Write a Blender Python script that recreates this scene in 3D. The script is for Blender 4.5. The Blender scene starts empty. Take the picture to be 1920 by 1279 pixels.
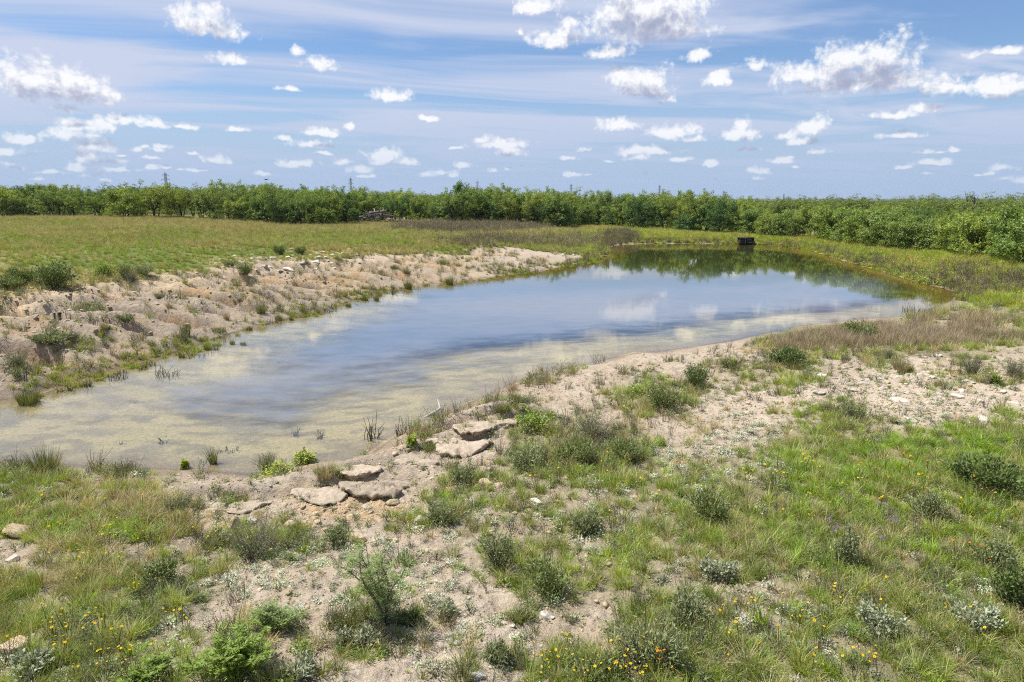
import bpy, math, random
import numpy as np

SC = bpy.context.scene
COL = SC.collection
RNG = np.random.default_rng(7)
rnd = random.Random(11)
R = math.radians

# ------------------------------------------------------------------ camera
CAM_H = 6.0
PITCH = R(11.7)
F = 1280.0
CX, CY = 960.0, 639.5
cam_d = bpy.data.cameras.new('camera')
cam_d.sensor_width = 36.0
cam_d.lens = 24.0
cam_d.clip_start = 0.05
cam_d.clip_end = 60000
cam = bpy.data.objects.new('camera', cam_d)
cam.location = (0, 0, CAM_H)
cam.rotation_euler = (R(90) - PITCH, 0, 0)
COL.objects.link(cam)
SC.camera = cam
SP, CP = math.sin(PITCH), math.cos(PITCH)


def ray(px, py):
    u, v = (px - CX) / F, -(py - CY) / F
    d = np.array([u, CP + v * SP, -SP + v * CP])
    return d / np.linalg.norm(d)


def W(px, py, z):
    """photo pixel -> ground point at height z"""
    d = ray(px, py)
    t = (z - CAM_H) / d[2]
    return np.array([d[0] * t, d[1] * t])


def proj(x, y, z):
    """world -> photo pixel"""
    zz = z - CAM_H
    f = y * CP - zz * SP
    f = np.where(f < 0.05, 0.05, f)
    u = x / f
    v = (y * SP + zz * CP) / f
    return CX + u * F, CY - v * F


# ------------------------------------------------------------------ noise helpers (numpy)
def _hash(ix, iy, seed):
    n = (ix.astype(np.int64) * 374761393 + iy.astype(np.int64) * 668265263 + seed * 1442695041) & 0x7fffffff
    n = ((n ^ (n >> 13)) * 1274126177) & 0x7fffffff
    n = (n ^ (n >> 16)) & 0xffff
    return n / 65535.0


def vnoise(x, y, seed=0):
    ix, iy = np.floor(x), np.floor(y)
    fx, fy = x - ix, y - iy
    fx = fx * fx * (3 - 2 * fx)
    fy = fy * fy * (3 - 2 * fy)
    a = _hash(ix, iy, seed); b = _hash(ix + 1, iy, seed)
    c = _hash(ix, iy + 1, seed); d = _hash(ix + 1, iy + 1, seed)
    return (a + (b - a) * fx) * (1 - fy) + (c + (d - c) * fx) * fy


def fbm(x, y, seed=0, octv=4, gain=0.5):
    s = 0; a = 1; t = 0
    for i in range(octv):
        s = s + a * vnoise(x * 2 ** i + 13.7 * i, y * 2 ** i - 7.1 * i, seed + i)
        t += a; a *= gain
    return s / t          # 0..1


def sstep(a, b, x):
    t = np.clip((x - a) / (b - a), 0, 1)
    return t * t * (3 - 2 * t)


# ------------------------------------------------------------------ pond outline
SHORE = [(-260, 862), (-120, 866), (0, 868), (120, 876), (240, 882), (345, 886), (470, 893), (560, 886), (620, 880), (690, 862), (735, 832),
         (790, 806), (840, 785), (890, 757), (950, 728), (1000, 706), (1080, 688), (1150, 673), (1230, 660), (1300, 652), (1380, 638),
         (1480, 616), (1560, 604), (1640, 597), (1710, 592), (1760, 576), (1790, 560), (1796, 548), (1760, 539), (1700, 523), (1650, 508),
         (1600, 493), (1550, 479), (1505, 467), (1430, 459.5), (1360, 457.5), (1290, 456.5), (1220, 457), (1165, 459), (1140, 466),
         (1136, 478), (1110, 490), (1040, 502), (960, 515), (850, 528), (760, 538), (690, 552), (620, 575), (540, 596), (440, 622),
         (350, 652), (280, 672), (200, 694), (120, 716), (50, 742), (-60, 762), (-200, 790), (-330, 830)]
SHORE_W = np.array([W(a, b, 0.0) for a, b in SHORE])


def smooth_closed(P, k=3):
    n = len(P); out = []
    for i in range(n):
        p0, p1, p2, p3 = P[i - 1], P[i], P[(i + 1) % n], P[(i + 2) % n]
        for j in range(k):
            t = j / k
            out.append(0.5 * ((2 * p1) + (-p0 + p2) * t + (2 * p0 - 5 * p1 + 4 * p2 - p3) * t * t + (-p0 + 3 * p1 - 3 * p2 + p3) * t ** 3))
    return np.array(out)


POLY = smooth_closed(SHORE_W, 3)
_A = POLY; _B = np.roll(POLY, -1, axis=0)
_SEG = _B - _A
_LEN = np.linalg.norm(_SEG, axis=1)
_ARC = np.concatenate([[0], np.cumsum(_LEN)[:-1]])


def pond_sd(x, y):
    """signed distance to shoreline (negative in the water) and arc position"""
    x = np.asarray(x, float); y = np.asarray(y, float)
    best = np.full(x.shape, 1e18); arc = np.zeros(x.shape); inside = np.zeros(x.shape, bool)
    for (a, s, L, s0, b) in zip(_A, _SEG, _LEN, _ARC, _B):
        dx, dy = x - a[0], y - a[1]
        t = np.clip((dx * s[0] + dy * s[1]) / (L * L), 0, 1)
        d2 = (dx - t * s[0]) ** 2 + (dy - t * s[1]) ** 2
        m = d2 < best
        best = np.where(m, d2, best); arc = np.where(m, s0 + t * L, arc)
        if a[1] != b[1]:
            c = ((a[1] > y) != (b[1] > y)) & (x < (b[0] - a[0]) * (y - a[1]) / (b[1] - a[1]) + a[0])
            inside ^= c
    d = np.sqrt(best)
    return np.where(inside, -d, d), arc


# ------------------------------------------------------------------ terrain
# plateau height and bank width, from points on the photograph:  px, py, z, bank width
TP = [(300, 1279, 1.0, 2.2), (960, 1279, 1.0, 2.2), (1800, 1279, 1.1, 3), (100, 1000, .75, 1.6), (500, 1000, .7, 1.6), (1000, 1000, .85, 2.2),
      (1500, 1000, 1.0, 3), (1900, 1000, 1.1, 4), (1100, 850, .7, 2.2), (1500, 800, .85, 3), (1900, 800, 1.0, 4), (1300, 720, .55, 2.2),
      (1600, 680, .65, 3), (1900, 680, .85, 4), (1750, 620, .6, 3), (1900, 590, .7, 4), (1900, 540, .7, 4), (-300, 1100, .8, 2), (2300, 1000, 1.2, 4),
      (2300, 600, .9, 4), (-300, 560, 2.1, 5), (0, 545, 2.05, 4.5), (150, 545, 2.0, 4.5), (250, 530, 2.0, 4.5), (400, 500, 1.95, 5), (600, 475, 1.8, 6), (850, 468, 1.5, 6),
      (1050, 470, 1.0, 4), (1120, 472, .5, 3), (0, 480, 2.5, 5), (200, 470, 2.5, 5), (400, 460, 2.4, 5), (0, 440, 2.9, 5), (200, 430, 2.95, 5),
      (430, 416, 2.8, 5), (700, 445, 2.0, 5), (900, 450, 1.8, 5), (600, 430, 2.3, 5), (-300, 411, 3.3, 5), (0, 411, 3.3, 5), (200, 407.5, 3.35, 5), (330, 407.5, 3.3, 5),
      (700, 425, 2.1, 5), (900, 425, 1.95, 5), (1000, 432, 1.6, 5), (1100, 432, 1.2, 4), (1200, 440, .8, 3), (1300, 440, .7, 3), (1400, 440, .7, 3),
      (1500, 448, .7, 3), (1650, 475, .75, 3), (1750, 490, .8, 3), (1850, 500, .8, 3), (1920, 500, .8, 3), (1200, 430, .8, 3), (2200, 500, .9, 4)]
TPW = np.array([list(W(a, b, z)) + [z, L] for a, b, z, L in TP] + [[0, 0, 1.0, 2.5], [0, -25, 1.0, 2.5], [-25, -5, 1.0, 2.5], [25, -5, 1.2, 3],
                [-90, 160, 3.3, 5], [0, 170, 1.6, 5], [60, 160, 0.6, 4], [120, 110, 0.7, 4], [-150, 90, 3.2, 5], [-70, 20, 1.9, 5], [-60, -40, 1.5, 5]])


def plateau(x, y):
    num = np.zeros(x.shape); numL = np.zeros(x.shape); den = np.zeros(x.shape)
    for (a, b, z, L) in TPW:
        d2 = (x - a) ** 2 + (y - b) ** 2
        sc = 0.06 * (a * a + b * b) + 9.0
        w = 1.0 / (d2 / sc + 0.06) ** 1.6
        num += w * z; numL += w * L; den += w
    return num / den, numL / den


# eroded humps on the near bank: px, py, z, length(m), width(m), height(m), heading(deg)
HUMPS = [(585, 925, .35, 1.0, .55, .12, 12), (700, 918, .40, 1.2, .8, .16, 4), (745, 868, .3, 1.4, .5, .10, 15), (850, 838, .35, 1.7, .6, .16, 24), (880, 800, .3, 1.8, .55, .22, 28),
         (640, 885, .2, 1.2, .5, .14, 10), (450, 938, .45, 1.5, .7, .16, 5), (950, 790, .5, 1.6, .6, .2, 30)]
HUMPS_W = [(W(a, b, z), L, w, h, R(t)) for a, b, z, L, w, h, t in HUMPS]


def rills(xm, ym, arc, out):
    """gullies cut by rain: where they are, and how deep (m)"""
    left = sstep(0, 1, np.clip((-xm - 2.0 + 0.05 * ym) / 6, 0, 1)) * sstep(12, 22, ym) * (1 - sstep(70, 85, ym))
    wob = (fbm(xm * .35, ym * .35, 31, 3) - .5)
    tt = arc * .40 + wob * 1.0 - out * .10
    ridge = np.abs(2 * (tt - np.floor(tt)) - 1)
    tt2 = arc * 1.05 + wob * 1.8 - out * .22
    ridge2 = np.abs(2 * (tt2 - np.floor(tt2)) - 1)
    amp = vnoise(arc * .3, arc * 0, 77) * .6 + .5
    mid = sstep(.6, 2.6, out) * (1 - sstep(7.0, 10.0, out + wob * 3))
    depth = amp * (1.05 * sstep(.48, .90, ridge) + .36 * sstep(.45, .9, ridge2))
    return left, mid, wob, depth


def far_height(x, y):
    r = np.hypot(x, y)
    az = np.degrees(np.arctan2(x, y))
    side = sstep(-20, 35, az)
    base = 3.0 - 2.6 * side
    h = base + (-2.0 - 5 * side - base) * sstep(150, 700, r)
    h = h + (-22 - 10 * side) * sstep(700, 3000, r)
    h = h + (40 + 16 * side + 9 * (fbm(az * .14 + 5, r * 0 + 3, 5, 4) - .5)) * sstep(5500, 9500, r)
    return h + 3 * (fbm(x * .004, y * .004, 9, 3) - .5) * sstep(200, 600, r)


def height(x, y, detail=True):
    x = np.asarray(x, float); y = np.asarray(y, float)
    shp = x.shape; x = x.ravel(); y = y.ravel()
    r = np.hypot(x, y)
    H = far_height(x, y)
    m = r < 260
    xm, ym = x[m], y[m]
    sd, arc = pond_sd(xm, ym)
    sd = sd + (fbm(xm * .45, ym * .45, 21, 3) - .5) * 1.1 * sstep(0, 3, 3 + sd * .6)
    T, L = plateau(xm, ym)
    out = np.maximum(sd, 0)
    prof = 1 - np.exp(-(out / (L * 1.0)) ** 1.15)
    h = T * prof
    # rills down the left bank
    left, mid, wob, rdepth = rills(xm, ym, arc, out)
    h = h - left * mid * rdepth
    # a small scarp along the top of the rills
    h = h + left * .28 * (sstep(7.2, 8.3, out + wob * 5) - 1) * sstep(3, 6.5, out)
    # under water: shallow, wide shelf at this end
    ins = np.maximum(-sd, 0)
    shelf = 3.2 + 3.5 * sstep(5, 40, 60 - ym)
    dep = -1.5 * (1 - np.exp(-(ins / (shelf * 2.2)) ** 1.35))
    dep = dep + .10 * (fbm(xm * .5, ym * .7, 41, 3) - .5) * sstep(0, 2, ins)
    h = np.where(sd < 0, np.minimum(dep, -0.004 * np.minimum(ins, 1)), h)
    # humps with an undercut side toward the slope
    for (c, LL, w, hh, t) in HUMPS_W:
        dx, dy = xm - c[0], ym - c[1]
        mm = (np.abs(dx) < 5) & (np.abs(dy) < 5)
        if not mm.any():
            continue
        dx = dx[mm]; dy = dy[mm]
        a = dx * math.cos(t) + dy * math.sin(t)
        b = -dx * math.sin(t) + dy * math.cos(t) + .22 * (vnoise(dx * 3, dy * 3, 3) - .5) + .10 * np.sin(a * 3.1)
        e = np.exp(-(a / LL * 1.25) ** 4)
        bump = sstep(-.16, .02, b) * (1 - sstep(.2, 2.4 * w, b))
        pit = np.exp(-((b + .25) / .22) ** 2)
        h[mm] += e * (hh * bump - .55 * hh * pit)
    if detail:
        near = 1 - sstep(20, 60, r[m])
        land = sstep(0, .6, sd)
        h = h + land * ((fbm(xm * .8, ym * .8, 51, 4) - .5) * .16 + near * (fbm(xm * 5, ym * 5, 52, 3) - .5) * .05)
        h = h + land * (fbm(xm * .12, ym * .12, 53, 3) - .5) * .35 * sstep(30, 60, r[m])
        rough_l = left * mid
        h = h + rough_l * ((fbm(xm * 1.6, ym * 1.6, 54, 4) - .5) * .08 - np.abs(fbm(xm * 3.1, ym * 3.1, 55, 3) - .5) * .13)
        h = h + land * near * ((np.abs(fbm(xm * 2.2, ym * 2.2, 56, 4) - .5) * -.22 + .03) * sstep(.5, 2, sd) + (fbm(xm * 11, ym * 11, 57, 3) - .5) * .045)
    bl = sstep(140, 240, r[m])
    H[m] = h * (1 - bl) + H[m] * bl
    return H.reshape(shp)


def h1(x, y):
    return float(height(np.array([x]), np.array([y]))[0])


def ground_at(px, py, z0=.8, n=5):
    """photo pixel -> point on the ground (a few fixed-point steps)"""
    z = z0
    for _ in range(n):
        p = W(px, py, z)
        z = .5 * z + .5 * max(h1(p[0], p[1]), 0.0)
    return np.array([p[0], p[1], max(h1(p[0], p[1]), -0.3)])


# ------------------------------------------------------------------ materials
def new_mat(name):
    m = bpy.data.materials.new(name); m.use_nodes = True
    nt = m.node_tree; nt.nodes.clear()
    out = nt.nodes.new('ShaderNodeOutputMaterial')
    return m, nt, out


def N(nt, typ, **kw):
    n = nt.nodes.new(typ)
    for k, v in kw.items():
        if k.startswith('in_'):
            key = k[3:]
            n.inputs[int(key) if key.isdigit() else key].default_value = v
        else:
            setattr(n, k, v)
    return n


def math_n(nt, op, a, b=None, clamp=False):
    n = nt.nodes.new('ShaderNodeMath'); n.operation = op; n.use_clamp = clamp
    for i, s in enumerate((a, b)):
        if s is None:
            continue
        if isinstance(s, (int, float)):
            n.inputs[i].default_value = s
        else:
            nt.links.new(s, n.inputs[i])
    return n.outputs[0]


def mix_c(nt, f, a, b, blend='MIX'):
    n = nt.nodes.new('ShaderNodeMix'); n.data_type = 'RGBA'; n.blend_type = blend
    for sock, s in ((n.inputs['Factor'], f), (n.inputs[6], a), (n.inputs[7], b)):
        if isinstance(s, (int, float)):
            sock.default_value = s
        elif isinstance(s, tuple):
            sock.default_value = s if len(s) == 4 else s + (1,)
        else:
            nt.links.new(s, sock)
    return n.outputs[2]


def ramp(nt, fac, stops):
    n = nt.nodes.new('ShaderNodeValToRGB')
    cr = n.color_ramp
    while len(cr.elements) < len(stops):
        cr.elements.new(.5)
    for e, (p, c) in zip(cr.elements, stops):
        e.position = p
        e.color = (c, c, c, 1) if isinstance(c, (int, float)) else tuple(c) + (1,)
    nt.links.new(fac, n.inputs[0])
    return n.outputs[0]


def map_range(nt, v, a, b, c=0., d=1., smooth=True):
    n = nt.nodes.new('ShaderNodeMapRange')
    n.interpolation_type = 'SMOOTHSTEP' if smooth else 'LINEAR'
    nt.links.new(v, n.inputs[0])
    for i, s in zip((1, 2, 3, 4), (a, b, c, d)):
        n.inputs[i].default_value = s
    return n.outputs[0]


def noise(nt, vec, scale, detail=4, rough=.55, dim='3D', out=0):
    n = nt.nodes.new('ShaderNodeTexNoise'); n.noise_dimensions = dim
    n.inputs['Scale'].default_value = scale; n.inputs['Detail'].default_value = detail; n.inputs['Roughness'].default_value = rough
    if vec is not None:
        nt.links.new(vec, n.inputs['Vector'])
    return n.outputs[out]


def leaf_material(name, col_a, col_b, transl=.35, rough=.55, tint='object', var=.35):
    """foliage: colour between two tones per instance, plus small variation between leaves"""
    m, nt, out = new_mat(name)
    oi = N(nt, 'ShaderNodeObjectInfo')
    geo = N(nt, 'ShaderNodeNewGeometry')
    base = mix_c(nt, oi.outputs['Random'], col_a, col_b)
    if tint == 'object':
        base = mix_c(nt, 1.0, base, oi.outputs['Color'], 'MULTIPLY')
    else:
        at = N(nt, 'ShaderNodeAttribute', attribute_type='INSTANCER', attribute_name='tint')
        base = mix_c(nt, 1.0, base, at.outputs['Color'], 'MULTIPLY')
    rv = map_range(nt, geo.outputs['Random Per Island'], 0, 1, 1 - var, 1 + var, False)
    hsv = N(nt, 'ShaderNodeHueSaturation')
    nt.links.new(base, hsv.inputs['Color']); nt.links.new(rv, hsv.inputs['Value'])
    hue = map_range(nt, geo.outputs['Random Per Island'], 0, 1, .485, .515, False)
    nt.links.new(hue, hsv.inputs['Hue'])
    d = N(nt, 'ShaderNodeBsdfDiffuse'); t = N(nt, 'ShaderNodeBsdfTranslucent'); g = N(nt, 'ShaderNodeBsdfGlossy'); g.inputs['Roughness'].default_value = rough
    nt.links.new(hsv.outputs[0], d.inputs[0])
    tc = mix_c(nt, 1.0, hsv.outputs[0], (1.25, 1.15, .6, 1), 'MULTIPLY')
    nt.links.new(tc, t.inputs[0])
    ms = N(nt, 'ShaderNodeMixShader'); ms.inputs[0].default_value = transl
    nt.links.new(d.outputs[0], ms.inputs[1]); nt.links.new(t.outputs[0], ms.inputs[2])
    ms2 = N(nt, 'ShaderNodeMixShader'); ms2.inputs[0].default_value = .04
    nt.links.new(ms.outputs[0], ms2.inputs[1]); nt.links.new(g.outputs[0], ms2.inputs[2])
    nt.links.new(ms2.outputs[0], out.inputs[0])
    return m


def rough_material(name, col_a, col_b, scale=6, rough=.9, bump=.4, spec=.2):
    m, nt, out = new_mat(name)
    tc = N(nt, 'ShaderNodeTexCoord')
    oi = N(nt, 'ShaderNodeObjectInfo')
    f = noise(nt, tc.outputs['Object'], scale, 6, .65)
    c = mix_c(nt, map_range(nt, f, .3, .7), col_a, col_b)
    v = map_range(nt, oi.outputs['Random'], 0, 1, .78, 1.18, False)
    hsv = N(nt, 'ShaderNodeHueSaturation'); nt.links.new(c, hsv.inputs['Color']); nt.links.new(v, hsv.inputs['Value'])
    b = N(nt, 'ShaderNodeBsdfPrincipled'); b.inputs['Roughness'].default_value = rough; b.inputs['Specular IOR Level'].default_value = spec
    nt.links.new(hsv.outputs[0], b.inputs['Base Color'])
    bp = N(nt, 'ShaderNodeBump'); bp.inputs['Strength'].default_value = bump; bp.inputs['Distance'].default_value = .03
    nt.links.new(noise(nt, tc.outputs['Object'], scale * 3, 6, .7), bp.inputs['Height'])
    nt.links.new(bp.outputs[0], b.inputs['Normal'])
    nt.links.new(b.outputs[0], out.inputs[0])
    return m


# ------------------------------------------------------------------ mesh helpers
def make_mesh(name, V, faces, mats, midx=None, smooth=False):
    """V (n,3); faces: list of int arrays (m,3) / (m,4)"""
    me = bpy.data.meshes.new(name)
    V = np.asarray(V, np.float32)
    faces = [np.asarray(f, np.int32) for f in faces if len(f)]
    loops = np.concatenate([f.ravel() for f in faces])
    tot = np.concatenate([np.full(len(f), f.shape[1], np.int32) for f in faces])
    start = np.concatenate([[0], np.cumsum(tot)[:-1]]).astype(np.int32)
    me.vertices.add(len(V)); me.vertices.foreach_set('co', V.ravel())
    me.loops.add(len(loops)); me.loops.foreach_set('vertex_index', loops)
    me.polygons.add(len(tot)); me.polygons.foreach_set('loop_start', start); me.polygons.foreach_set('loop_total', tot)
    if midx is not None:
        me.polygons.foreach_set('material_index', np.asarray(midx, np.int32))
    if smooth:
        me.polygons.foreach_set('use_smooth', np.ones(len(tot), bool))
    for m in mats:
        me.materials.append(m)
    me.update(calc_edges=True)
    me.validate()
    return me


class MB:
    """collects triangles and quads with a material slot each"""
    def __init__(s):
        s.V = []; s.q = []; s.t = []; s.qm = []; s.tm = []; s.n = 0

    def add(s, V, quads=None, tris=None, m=0):
        V = np.asarray(V, float).reshape(-1, 3)
        if quads is not None and len(quads):
            quads = np.asarray(quads, int); s.q.append(quads + s.n); s.qm.append(np.full(len(quads), m))
        if tris is not None and len(tris):
            tris = np.asarray(tris, int); s.t.append(tris + s.n); s.tm.append(np.full(len(tris), m))
        s.V.append(V); s.n += len(V)

    def mesh(s, name, mats, smooth=False):
        fs = []; mi = []
        if s.q:
            fs.append(np.concatenate(s.q)); mi.append(np.concatenate(s.qm))
        if s.t:
            fs.append(np.concatenate(s.t)); mi.append(np.concatenate(s.tm))
        return make_mesh(name, np.concatenate(s.V), fs, mats, np.concatenate(mi), smooth)

    def tube(s, pts, rad, k=5, m=0, cap=True):
        pts = np.asarray(pts, float); n = len(pts)
        rad = np.full(n, rad) if np.isscalar(rad) else np.asarray(rad, float)
        T = np.gradient(pts, axis=0); T /= np.linalg.norm(T, axis=1)[:, None] + 1e-9
        ref = np.array([0.31, 0.17, 0.93]) if abs(T[0][2]) < .9 else np.array([1., .1, .05])
        A = np.cross(T, ref); A /= np.linalg.norm(A, axis=1)[:, None] + 1e-9
        B = np.cross(T, A)
        th = np.arange(k) / k * 2 * math.pi
        V = pts[:, None, :] + rad[:, None, None] * (np.cos(th)[None, :, None] * A[:, None, :] + np.sin(th)[None, :, None] * B[:, None, :])
        i = np.arange(n - 1)[:, None] * k; j = np.arange(k)[None, :]; j2 = (j + 1) % k
        q = np.stack([i + j, i + j2, i + k + j2, i + k + j], -1).reshape(-1, 4)
        tr = []
        if cap:
            for b, o in ((0, 1), ((n - 1) * k, 0)):
                for a in range(1, k - 1):
                    tr.append((b, b + a + 1, b + a) if o else (b, b + a, b + a + 1))
        s.add(V.reshape(-1, 3), q, tr, m)

    def leaves(s, C, D, L, Wd, m=0, up=None, fold=.0):
        """diamond leaves at C pointing along D"""
        C = np.asarray(C, float); D = np.asarray(D, float); n = len(C)
        D = D / (np.linalg.norm(D, axis=1)[:, None] + 1e-9)
        rv = RNG.normal(size=(n, 3)) if up is None else up + RNG.normal(size=(n, 3)) * .35
        S = np.cross(D, rv); S /= np.linalg.norm(S, axis=1)[:, None] + 1e-9
        L = np.broadcast_to(L, (n,))[:, None]; Wd = np.broadcast_to(Wd, (n,))[:, None]
        V = np.stack([C, C + D * L * .5 + S * Wd * .5, C + D * L, C + D * L * .5 - S * Wd * .5], 1)
        q = np.arange(n * 4).reshape(n, 4)
        s.add(V.reshape(-1, 3), q, None, m)

    def blades(s, C, D, L, Wd, bend, m=0):
        """grass blades: base C, start direction D, length L, drooping by bend"""
        C = np.asarray(C, float); D = np.asarray(D, float); n = len(C)
        D = D / (np.linalg.norm(D, axis=1)[:, None] + 1e-9)
        H = D.copy(); H[:, 2] = 0; H /= np.linalg.norm(H, axis=1)[:, None] + 1e-6
        S = np.stack([-H[:, 1], H[:, 0], np.zeros(n)], 1)
        a = RNG.uniform(-.9, .9, n)[:, None]
        S = S * np.cos(a) + H * np.sin(a)
        L = np.broadcast_to(L, (n,))[:, None]; Wd = np.broadcast_to(Wd, (n,))[:, None]; bend = np.broadcast_to(bend, (n,))[:, None]
        P1 = C + D * L * .5
        D2 = D + H * bend - np.array([0, 0, 1.]) * bend * .6; D2 /= np.linalg.norm(D2, axis=1)[:, None]
        P2 = P1 + D2 * L * .5
        V = np.stack([C - S * Wd * .5, C + S * Wd * .5, P1 + S * Wd * .42, P1 - S * Wd * .42, P2], 1)
        i = np.arange(n)[:, None] * 5
        s.add(V.reshape(-1, 3), i + np.array([[0, 1, 2, 3]]), i + np.array([[3, 2, 4]]), m)


def link(name, data, parent=None, loc=None, rz=0., scale=None):
    o = bpy.data.objects.new(name, data); COL.objects.link(o)
    if parent is not None:
        o.parent = parent
    if loc is not None:
        o.location = [float(c) for c in loc]
    o.rotation_euler = (0, 0, rz)
    if scale is not None:
        o.scale = (scale,) * 3 if np.isscalar(scale) else scale
    return o


def tag(o, label, cat, group=None):
    o['label'] = label; o['category'] = cat
    if group:
        o['group'] = group
    return o


def copy_thing(src, loc, rz, scale, label, cat, group=None, color=None):
    c = src.copy(); COL.objects.link(c)
    c.location = [float(v) for v in loc]; c.rotation_euler = (0, 0, rz); c.scale = (scale,) * 3 if np.isscalar(scale) else scale
    for ch in src.children:
        k = ch.copy(); COL.objects.link(k); k.parent = c
        if color is not None and 'crown' in k.name:
            k.color = color
    if color is not None:
        c.color = color
    if 'group' in c:
        del c['group']
    return tag(c, label, cat, group)



# ------------------------------------------------------------------ sun and sky
SUN_EL, SUN_AZ = R(64), R(-80)
sun_dir = np.array([math.cos(SUN_EL) * math.sin(SUN_AZ), math.cos(SUN_EL) * math.cos(SUN_AZ), math.sin(SUN_EL)])
sl = bpy.data.lights.new('sun', 'SUN')
sl.energy = 5.0; sl.angle = R(.53); sl.color = (1.0, .965, .90)
so = bpy.data.objects.new('sun', sl); COL.objects.link(so)
from mathutils import Vector
so.rotation_euler = Vector((-sun_dir).tolist()).to_track_quat('-Z', 'Y').to_euler()
so.location = (-60, 40, 120)

world = bpy.data.worlds.new('World'); SC.world = world; world.use_nodes = True
nt = world.node_tree; nt.nodes.clear()
wo = nt.nodes.new('ShaderNodeOutputWorld')
tc = nt.nodes.new('ShaderNodeTexCoord')
sky = nt.nodes.new('ShaderNodeTexSky'); sky.sky_type = 'NISHITA'; sky.sun_disc = False
sky.sun_elevation = SUN_EL; sky.sun_rotation = SUN_AZ; sky.altitude = 300; sky.air_density = 1.1; sky.dust_density = .7; sky.ozone_density = 2.2
SKY_STR = .095
nrm = N(nt, 'ShaderNodeVectorMath', operation='NORMALIZE'); nt.links.new(tc.outputs['Generated'], nrm.inputs[0])
sep = N(nt, 'ShaderNodeSeparateXYZ'); nt.links.new(nrm.outputs[0], sep.inputs[0])
az = math_n(nt, 'ARCTAN2', sep.outputs[0], sep.outputs[1])
el = math_n(nt, 'ARCSINE', sep.outputs[2])
uv = N(nt, 'ShaderNodeCombineXYZ'); nt.links.new(az, uv.inputs[0]); nt.links.new(el, uv.inputs[1]); uv = uv.outputs[0]


def vmath(op, a, b=None):
    n = nt.nodes.new('ShaderNodeVectorMath'); n.operation = op
    for i, s in enumerate((a, b)):
        if s is None:
            continue
        if isinstance(s, tuple):
            n.inputs[i].default_value = s
        else:
            nt.links.new(s, n.inputs[i])
    return n.outputs[1] if op == 'LENGTH' else n.outputs[0]


# thin high veil on a plane far overhead: streaks that converge on the horizon
zc = math_n(nt, 'MAXIMUM', sep.outputs[2], .02)
zc = math_n(nt, 'ADD', zc, .06)
pl = N(nt, 'ShaderNodeCombineXYZ')
nt.links.new(math_n(nt, 'DIVIDE', sep.outputs[0], zc), pl.inputs[0]); nt.links.new(math_n(nt, 'DIVIDE', sep.outputs[1], zc), pl.inputs[1])
vr = N(nt, 'ShaderNodeVectorRotate', rotation_type='Z_AXIS'); vr.inputs['Angle'].default_value = R(-14)
nt.links.new(pl.outputs[0], vr.inputs[0])
st = vmath('MULTIPLY', vr.outputs[0], (.18, .42, 1))
nw = noise(nt, st, 1.2, 2, .5, '2D', 1)
st2 = vmath('ADD', st, vmath('MULTIPLY', vmath('SUBTRACT', nw, (.5, .5, .5)), (.9, .5, 0)))
veil = noise(nt, st2, 2.3, 5, .52, '2D')
veil_f = map_range(nt, veil, .34, .60, .08, .98)
# the veil thickens toward the right-hand top and along the horizon
low = map_range(nt, el, .0, .2, .6, 0.1)
veil_f = math_n(nt, 'MAXIMUM', veil_f, low)
# overhead the veil evens out and thins
even = N(nt, 'ShaderNodeMix'); nt.links.new(map_range(nt, el, .22, .36), even.inputs[0]); nt.links.new(veil_f, even.inputs[2])
nt.links.new(map_range(nt, el, .40, .75, .55, .12), even.inputs[3]); veil_f = even.outputs[0]

skyc = sky.outputs[0]
skyc = mix_c(nt, 1.0, skyc, (.66, .86, 1.10), 'MULTIPLY')
VEIL = (5.15, 5.7, 7.2)
base = mix_c(nt, veil_f, skyc, VEIL)
gy = map_range(nt, el, .0, .15, .92, .0)
base = mix_c(nt, gy, base, (3.55, 4.65, 6.5))

# cumulus: centre and half sizes in photograph pixels
CL = [(385, 38, 60, 30), (352, 44, 34, 16), (433, 107, 33, 13), (560, 95, 12, 11), (602, 117, 28, 16),
      (50, 146, 70, 36), (115, 156, 72, 30), (155, 170, 42, 17), (217, 180, 9, 9), (125, 201, 30, 8),
      (165, 235, 42, 14), (125, 249, 46, 13), (178, 273, 30, 12), (235, 222, 48, 11), (290, 232, 25, 9), (347, 235, 24, 6),
      (42, 260, 26, 9), (8, 284, 34, 8), (15, 312, 28, 7), (186, 300, 46, 7), (545, 165, 28, 7), (733, 178, 37, 13), (803, 222, 27, 7),
      (450, 242, 18, 5), (532, 257, 17, 7), (603, 246, 30, 9), (588, 268, 44, 10), (655, 235, 11, 8), (558, 304, 40, 8), (645, 302, 22, 8),
      (712, 291, 40, 15), (760, 303, 25, 9), (254, 279, 11, 6), (295, 279, 18, 6), (285, 296, 17, 4), (286, 315, 14, 5), (310, 313, 11, 5),
      (830, 322, 30, 6), (940, 268, 60, 12), (905, 261, 18, 8), (960, 285, 36, 11), (215, 318, 40, 6), (100, 322, 24, 5), (365, 318, 24, 4), (690, 330, 22, 4)]
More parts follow.
